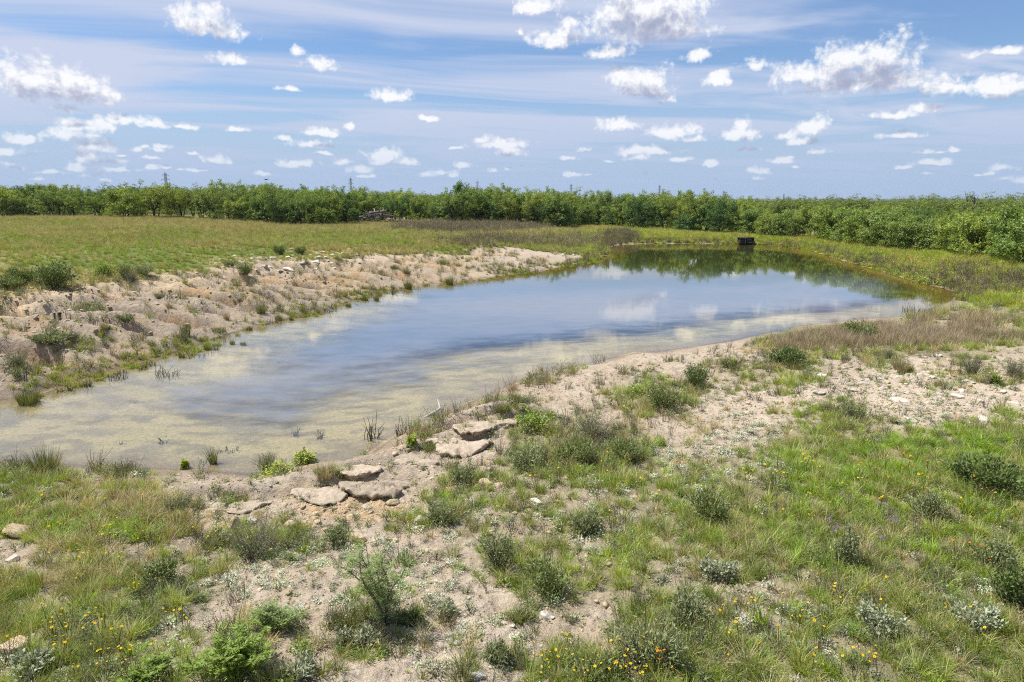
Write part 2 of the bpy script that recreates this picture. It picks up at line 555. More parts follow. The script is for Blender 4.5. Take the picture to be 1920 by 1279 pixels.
CR = [(1000, 8, 52, 22), (1042, 68, 50, 20), (1062, 45, 26, 16), (978, 58, 9, 7), (1215, 28, 115, 46), (1165, 12, 62, 40), (1265, 48, 72, 30),
      (1200, 148, 62, 28), (1222, 168, 48, 14), (1247, 187, 20, 8), (1345, 147, 30, 14), (1312, 103, 28, 11), (1415, 121, 28, 12), (1140, 95, 40, 14),
      (1500, 142, 48, 22), (1570, 122, 50, 40), (1648, 116, 60, 46), (1600, 152, 110, 20), (1695, 148, 45, 16),
      (1770, 160, 46, 19), (1885, 155, 58, 21), (1670, 215, 42, 7), (1738, 200, 30, 8), (1870, 97, 40, 7),
      (1160, 233, 54, 13), (1255, 243, 46, 14), (1300, 260, 28, 6), (1225, 280, 60, 12), (1270, 297, 30, 6),
      (1388, 248, 46, 15), (1388, 233, 18, 12), (1520, 236, 30, 19), (1470, 255, 28, 8), (1508, 264, 36, 8),
      (940, 268, 60, 12), (905, 261, 18, 8), (960, 285, 36, 11), (1690, 252, 40, 7), (1728, 281, 20, 5), (1066, 296, 24, 6), (1330, 307, 14, 8), (1405, 278, 22, 5),
      (1460, 300, 22, 5), (1790, 281, 10, 5), (1760, 308, 18, 4), (1493, 310, 9, 4), (1145, 301, 12, 3)]


# many small puffs low in the sky
for k_ in range(46):
    x_ = rnd.uniform(0, 1920); y_ = rnd.uniform(272, 338); w_ = rnd.uniform(7, 22) * (1 + (338 - y_) / 140)
    (CL if x_ < 960 else CR).append((x_, y_, w_, w_ * rnd.uniform(.22, .42)))


def blobs(vec, lst):
    M = None
    for (x, y, rx, ry) in lst:
        d = ray(x, y)
        c = (math.atan2(d[0], d[1]), math.asin(d[2]) - ry * .25 / F, 0)
        a, bt, bb = rx * 1.32 / F, ry * 1.55 / F, ry * .95 / F
        s = vmath('SUBTRACT', vec, c)
        v = vmath('MAXIMUM', vmath('MULTIPLY', s, (1 / a, 1 / bt, 0)), vmath('MULTIPLY', s, (-1 / a, -1 / bb, 0)))
        l = vmath('LENGTH', v)
        if M is None:
            M = l
        else:
            sm = nt.nodes.new('ShaderNodeMath'); sm.operation = 'SMOOTH_MIN'; sm.inputs[2].default_value = .28
            nt.links.new(M, sm.inputs[0]); nt.links.new(l, sm.inputs[1]); M = sm.outputs[0]
    return M


wrp = noise(nt, uv, 26, 3, .55, '2D', 1)
uvw = vmath('ADD', uv, vmath('MULTIPLY', vmath('SUBTRACT', wrp, (.5, .5, .5)), (.016, .010, 0)))
off = vmath('ADD', uvw, (-.008, .0185, 0))


def fb(vec):
    a = noise(nt, vmath('MULTIPLY', vec, (1, 1.25, 1)), 30, 6, .54, '2D')
    v = N(nt, 'ShaderNodeTexVoronoi', voronoi_dimensions='2D', feature='SMOOTH_F1'); nt.links.new(vec, v.inputs['Vector'])
    v.inputs['Scale'].default_value = 75; v.inputs['Detail'].default_value = 2.0; v.inputs['Roughness'].default_value = .6; v.inputs['Smoothness'].default_value = .35
    b = math_n(nt, 'MULTIPLY', v.outputs['Distance'], -.35)
    return math_n(nt, 'ADD', a, b)


def clouds(lst):
    f0 = fb(uvw); f1 = fb(off)
    m0 = blobs(uvw, lst); m1 = blobs(off, lst)
    D = math_n(nt, 'ADD', math_n(nt, 'SUBTRACT', .97, m0), math_n(nt, 'MULTIPLY', math_n(nt, 'SUBTRACT', f0, .36), 1.15))
    D1 = math_n(nt, 'ADD', math_n(nt, 'SUBTRACT', .97, m1), math_n(nt, 'MULTIPLY', math_n(nt, 'SUBTRACT', f1, .36), .8))
    alpha = map_range(nt, D, -.04, .58)
    # the more cloud lies toward the sun, the greyer it is here
    s = math_n(nt, 'SUBTRACT', .93, map_range(nt, D1, .02, .80, 0, .80))
    s = math_n(nt, 'ADD', s, math_n(nt, 'MULTIPLY', math_n(nt, 'SUBTRACT', f0, f1), .4))
    s = math_n(nt, 'ADD', s, math_n(nt, 'MULTIPLY', math_n(nt, 'SUBTRACT', m1, m0), .22), True)
    col = ramp(nt, s, [(0., (3.2, 3.5, 4.8)), (.30, (4.5, 4.75, 5.9)), (.62, (6.6, 6.75, 7.4)), (.95, (8.7, 8.7, 8.8))])
    # nearer the horizon the clouds sink into the air
    fade = map_range(nt, el, .012, .12, .40, 0.93)
    al = math_n(nt, 'MULTIPLY', alpha, fade)
    return mix_c(nt, al, base, col)


def background(c):
    b = nt.nodes.new('ShaderNodeBackground'); b.inputs[1].default_value = SKY_STR
    nt.links.new(c, b.inputs[0]); return b.outputs[0]


def mix_s(f, a, b):
    m = nt.nodes.new('ShaderNodeMixShader'); nt.links.new(f, m.inputs[0]); nt.links.new(a, m.inputs[1]); nt.links.new(b, m.inputs[2]); return m.outputs[0]


# the rest of the sky: broken cumulus on the same plane
gen = noise(nt, pl.outputs[0], 1.1, 4, .6, '2D')
gen_f = math_n(nt, 'MULTIPLY', map_range(nt, gen, .48, .72, 0, .8), map_range(nt, el, .4, .9, 1., .5))
elsewhere = mix_c(nt, gen_f, base, (7.6, 7.8, 8.5))
half = mix_s(math_n(nt, 'GREATER_THAN', az, 0.), background(clouds(CL)), background(clouds(CR)))
front = math_n(nt, 'MULTIPLY', math_n(nt, 'LESS_THAN', math_n(nt, 'ABSOLUTE', az), .78), math_n(nt, 'MULTIPLY', math_n(nt, 'LESS_THAN', el, .33), math_n(nt, 'GREATER_THAN', el, .0)))
nt.links.new(mix_s(front, background(elsewhere), half), wo.inputs[0])
world.cycles.sampling_method = 'MANUAL'
world.cycles.sample_map_resolution = 512

# ------------------------------------------------------------------ ground cover zones (shared by the ground's soil colours and by the planting)
def blob_w(lst, X, Y):
    """X,Y photo pixels; list of (cx, cy, rx, ry, weight) -> smooth cover 0..1 (max)"""
    o = np.zeros(np.shape(X))
    for (cx, cy, rx, ry, w) in lst:
        e = np.sqrt(((X - cx) / rx) ** 2 + ((Y - cy) / ry) ** 2)
        o = np.maximum(o, w * (1 - sstep(.55, 1.15, e)))
    return o


GREEN_Z = [(1650, 900, 330, 90, .95), (1500, 1000, 330, 130, .9), (1750, 1080, 260, 150, .95), (1650, 1220, 330, 110, .9), (1330, 1230, 180, 90, .9), (1840, 900, 140, 80, 1.),
           (1330, 930, 180, 90, .75), (1120, 860, 190, 60, .8), (1560, 800, 130, 50, .7), (1880, 830, 110, 60, .55), (1230, 740, 90, 50, .55), (1040, 1080, 110, 80, .55),
           (1180, 1060, 90, 90, .6), (930, 1030, 70, 70, .5), (1000, 790, 60, 35, .5), (190, 960, 210, 85, .95), (60, 890, 80, 40, .8), (180, 1120, 210, 110, .75), (120, 1220, 250, 90, .85),
           (500, 1010, 120, 60, .8), (330, 1090, 140, 80, .5), (700, 1160, 70, 40, .5), (440, 1240, 100, 60, .5), (300, 1270, 120, 40, .6),
           (880, 930, 120, 50, .6), (1050, 960, 150, 50, .5), (1700, 640, 260, 35, .55), (1880, 610, 120, 40, .6), (1600, 625, 220, 30, .6), (1450, 700, 130, 30, .4), (780, 960, 90, 45, .4),
           (1180, 1270, 200, 40, .7), (1700, 1310, 420, 120, .9), (1180, 1300, 260, 50, .8), (1800, 572, 140, 26, .75), (1700, 590, 90, 12, .5), (150, 1300, 260, 60, .8), (1280, 1110, 70, 60, .3), (1390, 1010, 150, 60, .8)]
BARE_Z = [(840, 1170, 190, 110, .95), (600, 1120, 130, 70, .7), (1650, 770, 290, 45, .55), (1800, 730, 160, 60, .7), (1480, 770, 140, 40, .7), (1350, 1110, 100, 50, .8), (560, 960, 130, 40, .8), (1000, 740, 120, 30, .8),
          (860, 1040, 60, 50, .6), (90, 1040, 110, 40, .5), (1100, 700, 130, 25, .5), (690, 900, 150, 50, .9), (860, 820, 100, 40, .8), (500, 930, 140, 35, .7)]
SILVER_Z = [(1370, 860, 150, 80, .9), (640, 1060, 160, 60, .85), (560, 1080, 160, 90, .8), (760, 1090, 140, 80, .55), (850, 1230, 180, 50, .5), (600, 1190, 120, 50, .7), (1480, 930, 160, 60, .5), (700, 1210, 80, 40, .55), (1130, 980, 120, 50, .6), (1800, 1180, 130, 60, .6), (1520, 1180, 220, 80, .45),
            (330, 1230, 90, 40, .5), (1740, 800, 150, 40, .5), (880, 1000, 100, 50, .4), (60, 1260, 90, 40, .6), (1200, 940, 110, 60, .6)]
DRY_Z = [(230, 940, 170, 60, .9), (240, 1010, 170, 50, .6), (1260, 780, 110, 50, .6), (1180, 745, 70, 35, .6), (1620, 880, 130, 35, .6), (1680, 630, 230, 26, .8), (1740, 700, 150, 40, .35), (1560, 640, 170, 26, .9), (1790, 590, 110, 16, .8),
         (120, 1080, 130, 50, .6), (1700, 1080, 260, 120, .35), (1420, 1040, 240, 80, .35), (330, 930, 70, 40, .6), (520, 960, 90, 30, .3)]
BRIGHT_Z = [(1640, 890, 200, 55, .9), (1740, 860, 160, 50, .9), (1600, 960, 160, 50, .6), (40, 880, 70, 30, .8), (160, 980, 140, 40, .5), (1850, 960, 120, 60, .6), (1300, 1000, 60, 60, .5), (1800, 1060, 160, 60, .5), (1480, 1010, 90, 40, .5)]


# ------------------------------------------------------------------ ground sheet: fine rings near the camera, reaching to the horizon
def ground_grid():
    th = np.concatenate([np.linspace(-180, -60, 70)[:-1], np.linspace(-60, 60, 1150), np.linspace(60, 180, 70)[1:]])
    th = np.radians(th)
    rr = np.concatenate([[.3, 1.2, 2.4, 3.6], np.geomspace(4.2, 26, 430), np.geomspace(26, 150, 330)[1:], np.geomspace(150, 14000, 90)[1:]])
    return th, rr


th, rr = ground_grid()
RRm, THm = np.meshgrid(rr, th, indexing='ij')
GX, GY = RRm * np.sin(THm), RRm * np.cos(THm)
GZ = height(GX, GY)
nr, nth = GX.shape
V = np.stack([GX, GY, GZ], -1).reshape(-1, 3)
i = np.arange(nr - 1)[:, None] * nth; j = np.arange(nth - 1)[None, :]
q = np.stack([i + j, i + nth + j, i + nth + j + 1, i + j + 1], -1).reshape(-1, 4)

# soil zones
x, y, z = V[:, 0], V[:, 1], V[:, 2]
r = np.hypot(x, y)
PX, PY = proj(x, y, z)
sd = np.full(len(x), 50.); arc = np.zeros(len(x))
m = r < 200
sd[m], arc[m] = pond_sd(x[m], y[m])
jit = (fbm(x * .9, y * .9, 61, 4) - .5)
jx = np.clip(PX, 30, 1890) + jit * 90; jy = np.minimum(PY, 1262) + jit * 50
n1 = fbm(x * .35, y * .35, 62, 4); n2 = fbm(x * 1.7, y * 1.7, 63, 4); n3 = fbm(x * .07, y * .07, 64, 3)


def C(*c):
    return np.array(c)


def mixv(a, b, f):
    return a + (b - a) * np.clip(f, 0, 1)[:, None]


pink = C(.465, .365, .262); pale = C(.53, .44, .335); grey = C(.37, .30, .22); orange = C(.43, .265, .13); tan = C(.44, .33, .205)
col = mixv(np.broadcast_to(pink, (len(x), 3)), pale, (n2 - .4) * 2.2)
# chalky stony ground at the right and on the left shoulder
stony = np.maximum(blob_w([(1780, 740, 260, 70, 1.), (1500, 765, 200, 50, .8)], jx, jy), blob_w([(60, 590, 130, 45, 1.), (520, 490, 190, 40, .8), (330, 560, 130, 40, .4)], jx, jy))
col = mixv(col, C(.58, .475, .36), stony * .8)
# left bank: grey crust with orange clay in the rills
leftm = sstep(0, 6, -x - 2.0 + .05 * y) * sstep(12, 22, y) * (1 - sstep(70, 85, y))
col = mixv(col, mixv(np.broadcast_to(grey, col.shape), tan, (n1 - .35) * 2.5), leftm * .9)
col = mixv(col, orange, leftm * sstep(.50, .68, n2 * .55 + n1 * .45) * sstep(2.0, 3.5, sd) * .75)
ll_, mm_, ww_, rd_ = rills(x, y, arc, np.maximum(sd, 0))
col = mixv(col, C(.34, .21, .105), ll_ * mm_ * sstep(.30, .85, rd_ + (n2 - .5) * .5) * .85)
col = mixv(col, C(.60, .47, .31), leftm * sstep(6, 8, sd) * (1 - sstep(10, 13, sd)) * .6)
# yellowish clay scar below the near humps
col = mixv(col, C(.56, .38, .19), blob_w([(650, 945, 120, 25, .8), (560, 925, 60, 20, .5), (360, 975, 70, 20, .5)], jx, jy) * .8)
col = mixv(col, grey * 1.05, blob_w([(700, 885, 90, 30, .8), (600, 905, 60, 20, .7), (880, 820, 90, 30, .4), (480, 925, 110, 25, .6)], jx, jy) * .7)
# grassed ground: litter and moss between the stems
gcol = mixv(np.broadcast_to(C(.13, .145, .045), col.shape), C(.30, .25, .12), (n2 - .3) * 1.8)
nearv = blob_w(GREEN_Z, jx, jy) * (1 - .8 * blob_w(BARE_Z, jx, jy))
nearv = np.where((r < 60) & (y > 0), nearv, 0)
nearmask = np.where((y < 4) & (r < 80), .5, 0)
veg = np.maximum(nearv * .80, nearmask)
# pasture on the left rise, on the far shore and beyond
bankw = 9.5 - 8.6 * sstep(900, 1150, PX)          # the bare bank runs out toward the far end
top = sstep(bankw - .5, bankw + 1.5, sd + (n1 - .5) * np.minimum(5, bankw))
nearbank = PY > np.interp(PX, [-400, 0, 300, 560, 700, 860, 1000, 1300, 1500, 1750, 1850, 2300], [850, 865, 880, 880, 850, 790, 715, 655, 615, 580, 545, 540]) - 14
leftp = np.where((PX < 1180) & ~nearbank, top, 0) * (y > 18)
farp = np.where(PX >= 1180, sstep(-.1, .5, sd + (n2 - .5) * .9), 0) * np.where(nearbank, 0, 1)
pasture = np.maximum(leftp, farp)
pcol = mixv(np.broadcast_to(C(.20, .21, .06), col.shape), C(.36, .295, .13), np.where(PX < 760, sstep(.32, .58, n1 * .5 + n3 * .5) * .9 + .08, (n1 - .45) * 1.2))
pcol = mixv(pcol, C(.10, .165, .025), sstep(.5, .62, fbm(x * .16 + 9, y * .16, 65, 3)) * .75)
pcol = mixv(pcol, C(.17, .135, .10), blob_w([(880, 429, 150, 9, 1.), (930, 455, 110, 10, .5)], PX, PY) * .85)
pcol = mixv(pcol, C(.19, .26, .03), blob_w([(1250, 440, 220, 16, .8), (1600, 480, 160, 22, .9), (1750, 505, 150, 20, .9), (620, 447, 120, 14, .8)], PX, PY) * .8)
col = mixv(col, gcol, veg)
col = mixv(col, pcol, pasture * (1 - .25 * (n2 > .62)))
# woodland floor and the far country
col = mixv(col, C(.085, .10, .035), sstep(130, 190, r))
# wet rim and pond bed
wet = np.exp(-np.maximum(sd + (n2 - .5) * .9 * (sd > 0), 0) / np.where(nearbank, .75, .4)) * (sd > -.2)
col = mixv(col, col * C(.62, .60, .60), wet * .8)
bed = mixv(np.broadcast_to(C(.58, .48, .27), col.shape), C(.40, .34, .22), sstep(.42, .62, fbm(x * .55, y * .8, 66, 4)))
bed = mixv(bed, C(.56, .47, .24), sstep(.40, .64, fbm(x * 1.1 + 4, y * 1.7, 67, 5)) * .65)
bed = mixv(bed, C(.25, .215, .14), sstep(.48, .68, fbm(x * 1.5 + 9, y * 2.4, 68, 5)) * .6)
greenbed = np.maximum(np.where((PX > 560) & (y > 45), 1, 0), np.where(PX > 1650, 1, 0))
bed = mixv(bed, C(.22, .185, .03), greenbed * .85)
shore_soil = col * C(.80, .78, .70)
bed = mixv(shore_soil, bed, sstep(.0, 1.5, -sd + (n2 - .5) * .8))
col = np.where((sd < 0)[:, None], bed, col)
rim = np.where((PX > 1140) & (y > 60), np.exp(-((sd - .15) / .2) ** 2) * sstep(.35, .6, n1), 0)
col = mixv(col, C(.50, .42, .29), rim * .5)

me = make_mesh('ground', V, [q], [], smooth=True)
ca = me.color_attributes.new('soil', 'FLOAT_COLOR', 'POINT')
ca.data.foreach_set('color', np.concatenate([col, np.ones((len(col), 1))], 1).astype(np.float32).ravel())
gm, nt, out = new_mat('soil_and_litter')
tcn = N(nt, 'ShaderNodeTexCoord'); P = tcn.outputs['Object']
at = N(nt, 'ShaderNodeAttribute', attribute_name='soil')
f1 = noise(nt, P, 9, 7, .65); f2 = noise(nt, P, 55, 5, .65)
v1 = map_range(nt, f1, .25, .75, .66, 1.30, False); v2 = map_range(nt, f2, .3, .7, .62, 1.32, False)
hs = N(nt, 'ShaderNodeHueSaturation'); nt.links.new(at.outputs['Color'], hs.inputs['Color'])
nt.links.new(math_n(nt, 'MULTIPLY', v1, v2), hs.inputs['Value'])
# pale grit
vo = N(nt, 'ShaderNodeTexVoronoi', feature='F1'); nt.links.new(P, vo.inputs['Vector']); vo.inputs['Scale'].default_value = 22; vo.inputs['Detail'].default_value = 1
grit = map_range(nt, vo.outputs['Distance'], .10, .22, 1, 0)
pick = map_range(nt, noise(nt, P, 30, 2), .55, .62)
gf = math_n(nt, 'MULTIPLY', math_n(nt, 'MULTIPLY', grit, pick), .5)
cc = mix_c(nt, gf, hs.outputs[0], (.62, .53, .43))
b = N(nt, 'ShaderNodeBsdfPrincipled'); b.inputs['Roughness'].default_value = .95; b.inputs['Specular IOR Level'].default_value = .15
nt.links.new(cc, b.inputs['Base Color'])
bp = N(nt, 'ShaderNodeBump'); bp.inputs['Strength'].default_value = .8; bp.inputs['Distance'].default_value = .07
hh = math_n(nt, 'ADD', math_n(nt, 'MULTIPLY', f1, 1.2), math_n(nt, 'ADD', math_n(nt, 'MULTIPLY', f2, .5), math_n(nt, 'MULTIPLY', grit, .25)))
nt.links.new(hh, bp.inputs['Height']); nt.links.new(bp.outputs[0], b.inputs['Normal'])
nt.links.new(b.outputs[0], out.inputs[0])
me.materials.append(gm)
ground = link('ground', me); ground['kind'] = 'structure'
ground['label'] = 'stony pinkish ground rising around the pond'; 

# ------------------------------------------------------------------ pond water
xs = np.arange(-60, 62, .8); ys = np.arange(9, 104, .8)
WX, WY = np.meshgrid(xs, ys, indexing='ij')
wsd, _ = pond_sd(WX.ravel(), WY.ravel())
keep = (wsd < 2.2)
idx = -np.ones(len(wsd), int); idx[keep] = np.arange(keep.sum())
ny = len(ys)
cells = []
I = np.arange(WX.size).reshape(WX.shape)
qa = np.stack([I[:-1, :-1], I[1:, :-1], I[1:, 1:], I[:-1, 1:]], -1).reshape(-1, 4)
qa = qa[keep[qa].all(1)]
Vw = np.stack([WX.ravel()[keep], WY.ravel()[keep], np.zeros(keep.sum())], 1)
me = make_mesh('pond_water', Vw, [idx[qa]], [], smooth=True)
dep = np.maximum(-height(Vw[:, 0], Vw[:, 1]), 0).astype(np.float32)
a = me.attributes.new('depth', 'FLOAT', 'POINT'); a.data.foreach_set('value', dep)
a = me.attributes.new('stain', 'FLOAT', 'POINT')
wpx, wpy = proj(Vw[:, 0], Vw[:, 1], Vw[:, 2])
a.data.foreach_set('value', np.maximum(sstep(1480, 1760, wpx) * .0 + np.where(Vw[:, 1] > 44, sstep(44, 62, Vw[:, 1]), 0), sstep(1600, 1720, wpx)).astype(np.float32))
wm, nt, out = new_mat('silty_water')
tcn = N(nt, 'ShaderNodeTexCoord'); P = tcn.outputs['Object']
da = N(nt, 'ShaderNodeAttribute', attribute_name='depth'); sa = N(nt, 'ShaderNodeAttribute', attribute_name='stain')
# cloudy silt: hides the bed with depth, drifting patches
mp = N(nt, 'ShaderNodeMapping'); nt.links.new(P, mp.inputs[0]); mp.inputs['Scale'].default_value = (.55, 1.0, 1)
pn = noise(nt, mp.outputs[0], .30, 7, .62)
pn2 = noise(nt, mp.outputs[0], 1.3, 6, .6)
dd = math_n(nt, 'MULTIPLY', da.outputs['Fac'], 2.9)
pt = math_n(nt, 'ADD', math_n(nt, 'MULTIPLY', math_n(nt, 'SUBTRACT', pn, .5), 1.7), math_n(nt, 'MULTIPLY', math_n(nt, 'SUBTRACT', pn2, .5), 1.6))
pt = math_n(nt, 'MULTIPLY', pt, map_range(nt, da.outputs['Fac'], .25, .75, 1.0, .12))
opq = map_range(nt, math_n(nt, 'ADD', dd, pt), .45, 1.6, .04, 1.0)
silt = mix_c(nt, map_range(nt, pn2, .3, .7), (.135, .155, .185), (.165, .18, .20))
silt = mix_c(nt, sa.outputs['Fac'], silt, (.045, .05, .012))
df = N(nt, 'ShaderNodeBsdfDiffuse'); nt.links.new(silt, df.inputs[0])
tr = N(nt, 'ShaderNodeBsdfTransparent')
tcol = mix_c(nt, sa.outputs['Fac'], (.93, .93, .86), (.75, .68, .30)); nt.links.new(tcol, tr.inputs[0])
body = N(nt, 'ShaderNodeMixShader'); nt.links.new(opq, body.inputs[0]); nt.links.new(tr.outputs[0], body.inputs[1]); nt.links.new(df.outputs[0], body.inputs[2])
# small ripples
mp2 = N(nt, 'ShaderNodeMapping'); nt.links.new(P, mp2.inputs[0]); mp2.inputs['Scale'].default_value = (.8, 2.0, 1)
rip = noise(nt, mp2.outputs[0], 2.2, 3, .5)
rip2 = noise(nt, P, .35, 3, .5)
bp = N(nt, 'ShaderNodeBump'); bp.inputs['Strength'].default_value = .06; bp.inputs['Distance'].default_value = .02
nt.links.new(math_n(nt, 'MULTIPLY', rip, map_range(nt, rip2, .35, .65, .2, 1.0)), bp.inputs['Height'])
gl = N(nt, 'ShaderNodeBsdfGlossy'); gl.inputs['Roughness'].default_value = .02; gl.inputs[0].default_value = (.97, .98, 1, 1)
nt.links.new(bp.outputs[0], gl.inputs['Normal'])
fr = N(nt, 'ShaderNodeFresnel'); fr.inputs['IOR'].default_value = 1.58; nt.links.new(bp.outputs[0], fr.inputs['Normal'])
ms = N(nt, 'ShaderNodeMixShader'); nt.links.new(fr.outputs[0], ms.inputs[0]); nt.links.new(body.outputs[0], ms.inputs[1]); nt.links.new(gl.outputs[0], ms.inputs[2])
nt.links.new(ms.outputs[0], out.inputs[0])
me.materials.append(wm)
pond = link('pond_water', me); pond['kind'] = 'structure'
pond['label'] = 'still silty pond reflecting the sky'

# ------------------------------------------------------------------ mesquite trees
bark = rough_material('dark_bark', (.035, .030, .026), (.075, .062, .05), 5, .95, .6)
leafm = leaf_material('mesquite_leaves', (.205, .275, .050), (.255, .315, .060), .42, var=.42)


def tree_proto(seed, hgt, spread, stems, low=.25, dens=1.0):
    """several leaning stems, forking limbs, sprays of small leaves at the limb ends"""
    rg = np.random.default_rng(seed)
    T = MB(); tips = []

    def grow(p, d, L, r, lev):
        n = 5
        pts = [p]; dd = d.copy()
        for k in range(n):
            dd = dd + rg.normal(size=3) * .17 + np.array([0, 0, .04 if lev else .06])
            dd /= np.linalg.norm(dd)
            pts.append(pts[-1] + dd * L / n)
        rad = np.linspace(r, r * .62, n + 1)
        if lev < 3:
            T.tube(pts, rad, 6 if lev < 2 else 4)
        else:
            T.tube(pts, rad, 3, cap=False)
        if lev >= 2:
            tips.append((pts[-1], dd, lev))
            tips.append((pts[3], dd, lev))
        if lev < 3:
            for k in range(3 if lev < 2 else 2):
                at = pts[-1] if k < 2 else pts[3]
                a = rg.uniform(0, 2 * math.pi)
                side = np.array([math.cos(a), math.sin(a), rg.uniform(-.15, .55)])
                nd = dd * .75 + side * rg.uniform(.55, .95); nd /= np.linalg.norm(nd)
                grow(at, nd, L * rg.uniform(.62, .86), r * .58, lev + 1)
    a0 = rg.uniform(0, 6.28)
    for s in range(stems):
        a = a0 + s * 2 * math.pi / stems + rg.normal() * .3
        lean = rg.uniform(.25, .6) * spread / hgt * 1.3
        d = np.array([math.cos(a) * lean, math.sin(a) * lean, 1.]); d /= np.linalg.norm(d)
        grow(np.array([math.cos(a) * .14, math.sin(a) * .14, -.15]), d, hgt * .34 * rg.uniform(.85, 1.15), .11 * hgt / 5.5 * rg.uniform(.8, 1.2), 0)
    P = np.array([t[0] for t in tips]); D = np.array([t[1] for t in tips])
    # fit to the wanted size
    zmax = P[:, 2].max(); rmax = np.percentile(np.hypot(P[:, 0], P[:, 1]), 92)
    sx = spread * .5 / rmax; sz = (hgt - .25) / zmax
    for k in range(len(T.V)):
        T.V[k] = T.V[k] * np.array([sx, sx, sz])
    P = P * np.array([sx, sx, sz])
    K = MB()
    n = len(P)
    per = int(36 * dens)
    keep = rg.random(n) > .10
    P = P[keep]; D = D[keep]; n = len(P)
    # a few hanging sprays low on the outside
    m = int(n * low)
    a = rg.uniform(0, 6.28, m); q = rg.uniform(.55, 1.05, m) * spread * .46
    P2 = np.stack([np.cos(a) * q, np.sin(a) * q, rg.uniform(.12, .5, m) * hgt], 1)
    P = np.concatenate([P, P2]); D = np.concatenate([D, np.stack([np.cos(a), np.sin(a), a * 0], 1)]); n = len(P)
    # each spray is a small domed pad: leaves lie over its outside
    Cn = np.repeat(P, per, 0)
    size = np.repeat(rg.uniform(.26, .58, n), per)
    u = rg.normal(size=(n * per, 3)); u[:, 2] = np.abs(u[:, 2]) * 1.0 - .35; u /= np.linalg.norm(u, axis=1)[:, None]
    Cn = Cn + u * (size * rg.uniform(.45, 1.05, n * per))[:, None] * np.array([1, 1, .62])
    Cn[:, 2] = np.maximum(Cn[:, 2], .05)
    tang = np.cross(u, rg.normal(size=u.shape)) + rg.normal(size=u.shape) * .3
    nv = u + np.array([0, 0, .55])
    K.leaves(Cn, tang, rg.uniform(.13, .27, n * per), rg.uniform(.06, .115, n * per), up=nv)
    return T.mesh('trunk', [bark], True), K.mesh('crown', [leafm])


PROTO = [(101, 5.6, 5.2, 3, .12, 1.0), (102, 6.4, 4.6, 2, .10, .95), (103, 5.0, 5.6, 4, .30, 1.05), (104, 6.0, 5.4, 3, .18, 1.0),
         (105, 4.3, 5.0, 4, .60, 1.1), (106, 6.8, 5.0, 3, .08, .85), (107, 3.4, 4.2, 5, .8, 1.1), (108, 5.4, 4.4, 2, .15, .8)]
SHAPE = ['broad open', 'tall two-stemmed', 'low spreading', 'rounded', 'bushy wide', 'tall airy', 'squat bushy', 'slim thin-leaved']
proto = [tree_proto(*p) for p in PROTO]

# front edge of the wood: photo pixel of the foot of the trees and ground height
EDGE = [(-330, 411, 3.2), (-150, 411, 3.2), (0, 411, 3.2), (150, 410.5, 3.2), (300, 410, 3.2), (410, 416, 2.8), (470, 421, 2.5), (560, 425, 2.4), (640, 424, 2.2), (685, 413.5, 2.1), (775, 413.5, 2.1), (860, 420, 2.0),
        (960, 425, 1.6), (1040, 429, 1.3), (1120, 421, .9), (1210, 432, .8), (1290, 436, .75), (1360, 439, .75), (1430, 441, .75), (1500, 447, .75), (1570, 453, .75), (1640, 461, .75),
        (1700, 468, .75), (1770, 474, .8), (1830, 482, .8), (1890, 492, .8), (1960, 503, .85), (2060, 516, .9), (2180, 530, .9)]
EW = np.array([W(*e) for e in EDGE])
seg = np.linalg.norm(np.diff(EW, axis=0), axis=1); cum = np.concatenate([[0], np.cumsum(seg)])


def along(s):
    k = min(max(int(np.searchsorted(cum, s)) - 1, 0), len(seg) - 1)
    t = (s - cum[k]) / seg[k]
    p = EW[k] * (1 - t) + EW[k + 1] * t
    d = (EW[k + 1] - EW[k]) / seg[k]
    nrm_ = np.array([-d[1], d[0]])
    if nrm_ @ p < 0:
        nrm_ = -nrm_
    return p, nrm_


# height the tree tops reach in the photograph (px -> y)
TOPY = [(-200, 352), (0, 352), (90, 358), (180, 356), (250, 350), (300, 347), (380, 351), (470, 351), (560, 357), (650, 357), (720, 358), (800, 354), (860, 355), (960, 357), (1060, 362), (1120, 354), (1180, 362),
        (1230, 366), (1300, 364), (1400, 371), (1500, 386), (1600, 390), (1700, 390), (1800, 388), (1870, 380), (1920, 370), (2100, 362)]
LAND = [(309, 'leftmost pylon'), (705, 'dead wood heap'), (895, 'third pylon'), (1071, 'fourth pylon'), (1237, 'fifth pylon'), (1398, 'dark hut')]
ORD = ['first', 'second', 'third', 'fourth', 'fifth', 'sixth', 'seventh', 'eighth', 'ninth', 'tenth', 'eleventh', 'twelfth', 'thirteenth', 'fourteenth', 'fifteenth', 'sixteenth', 'seventeenth', 'eighteenth', 'nineteenth', 'twentieth']
SHADES = [((.80, .92, .80, 1), 'mid-green'), ((1.25, 1.2, .9, 1), 'yellow-green'), ((.50, .68, .70, 1), 'deep green'), ((.98, 1.02, 1.05, 1), 'grey-green'), ((1.05, 1.08, .75, 1), 'fresh green')]


def first_tree(k):
    t = bpy.data.objects.new('mesquite_tree', None)
    t.empty_display_size = .5
    COL.objects.link(t)
    link('trunk', proto[k][0], t); link('crown', proto[k][1], t)
    return t


tree_src = [first_tree(k) for k in range(len(PROTO))]
used_src = [False] * len(PROTO)


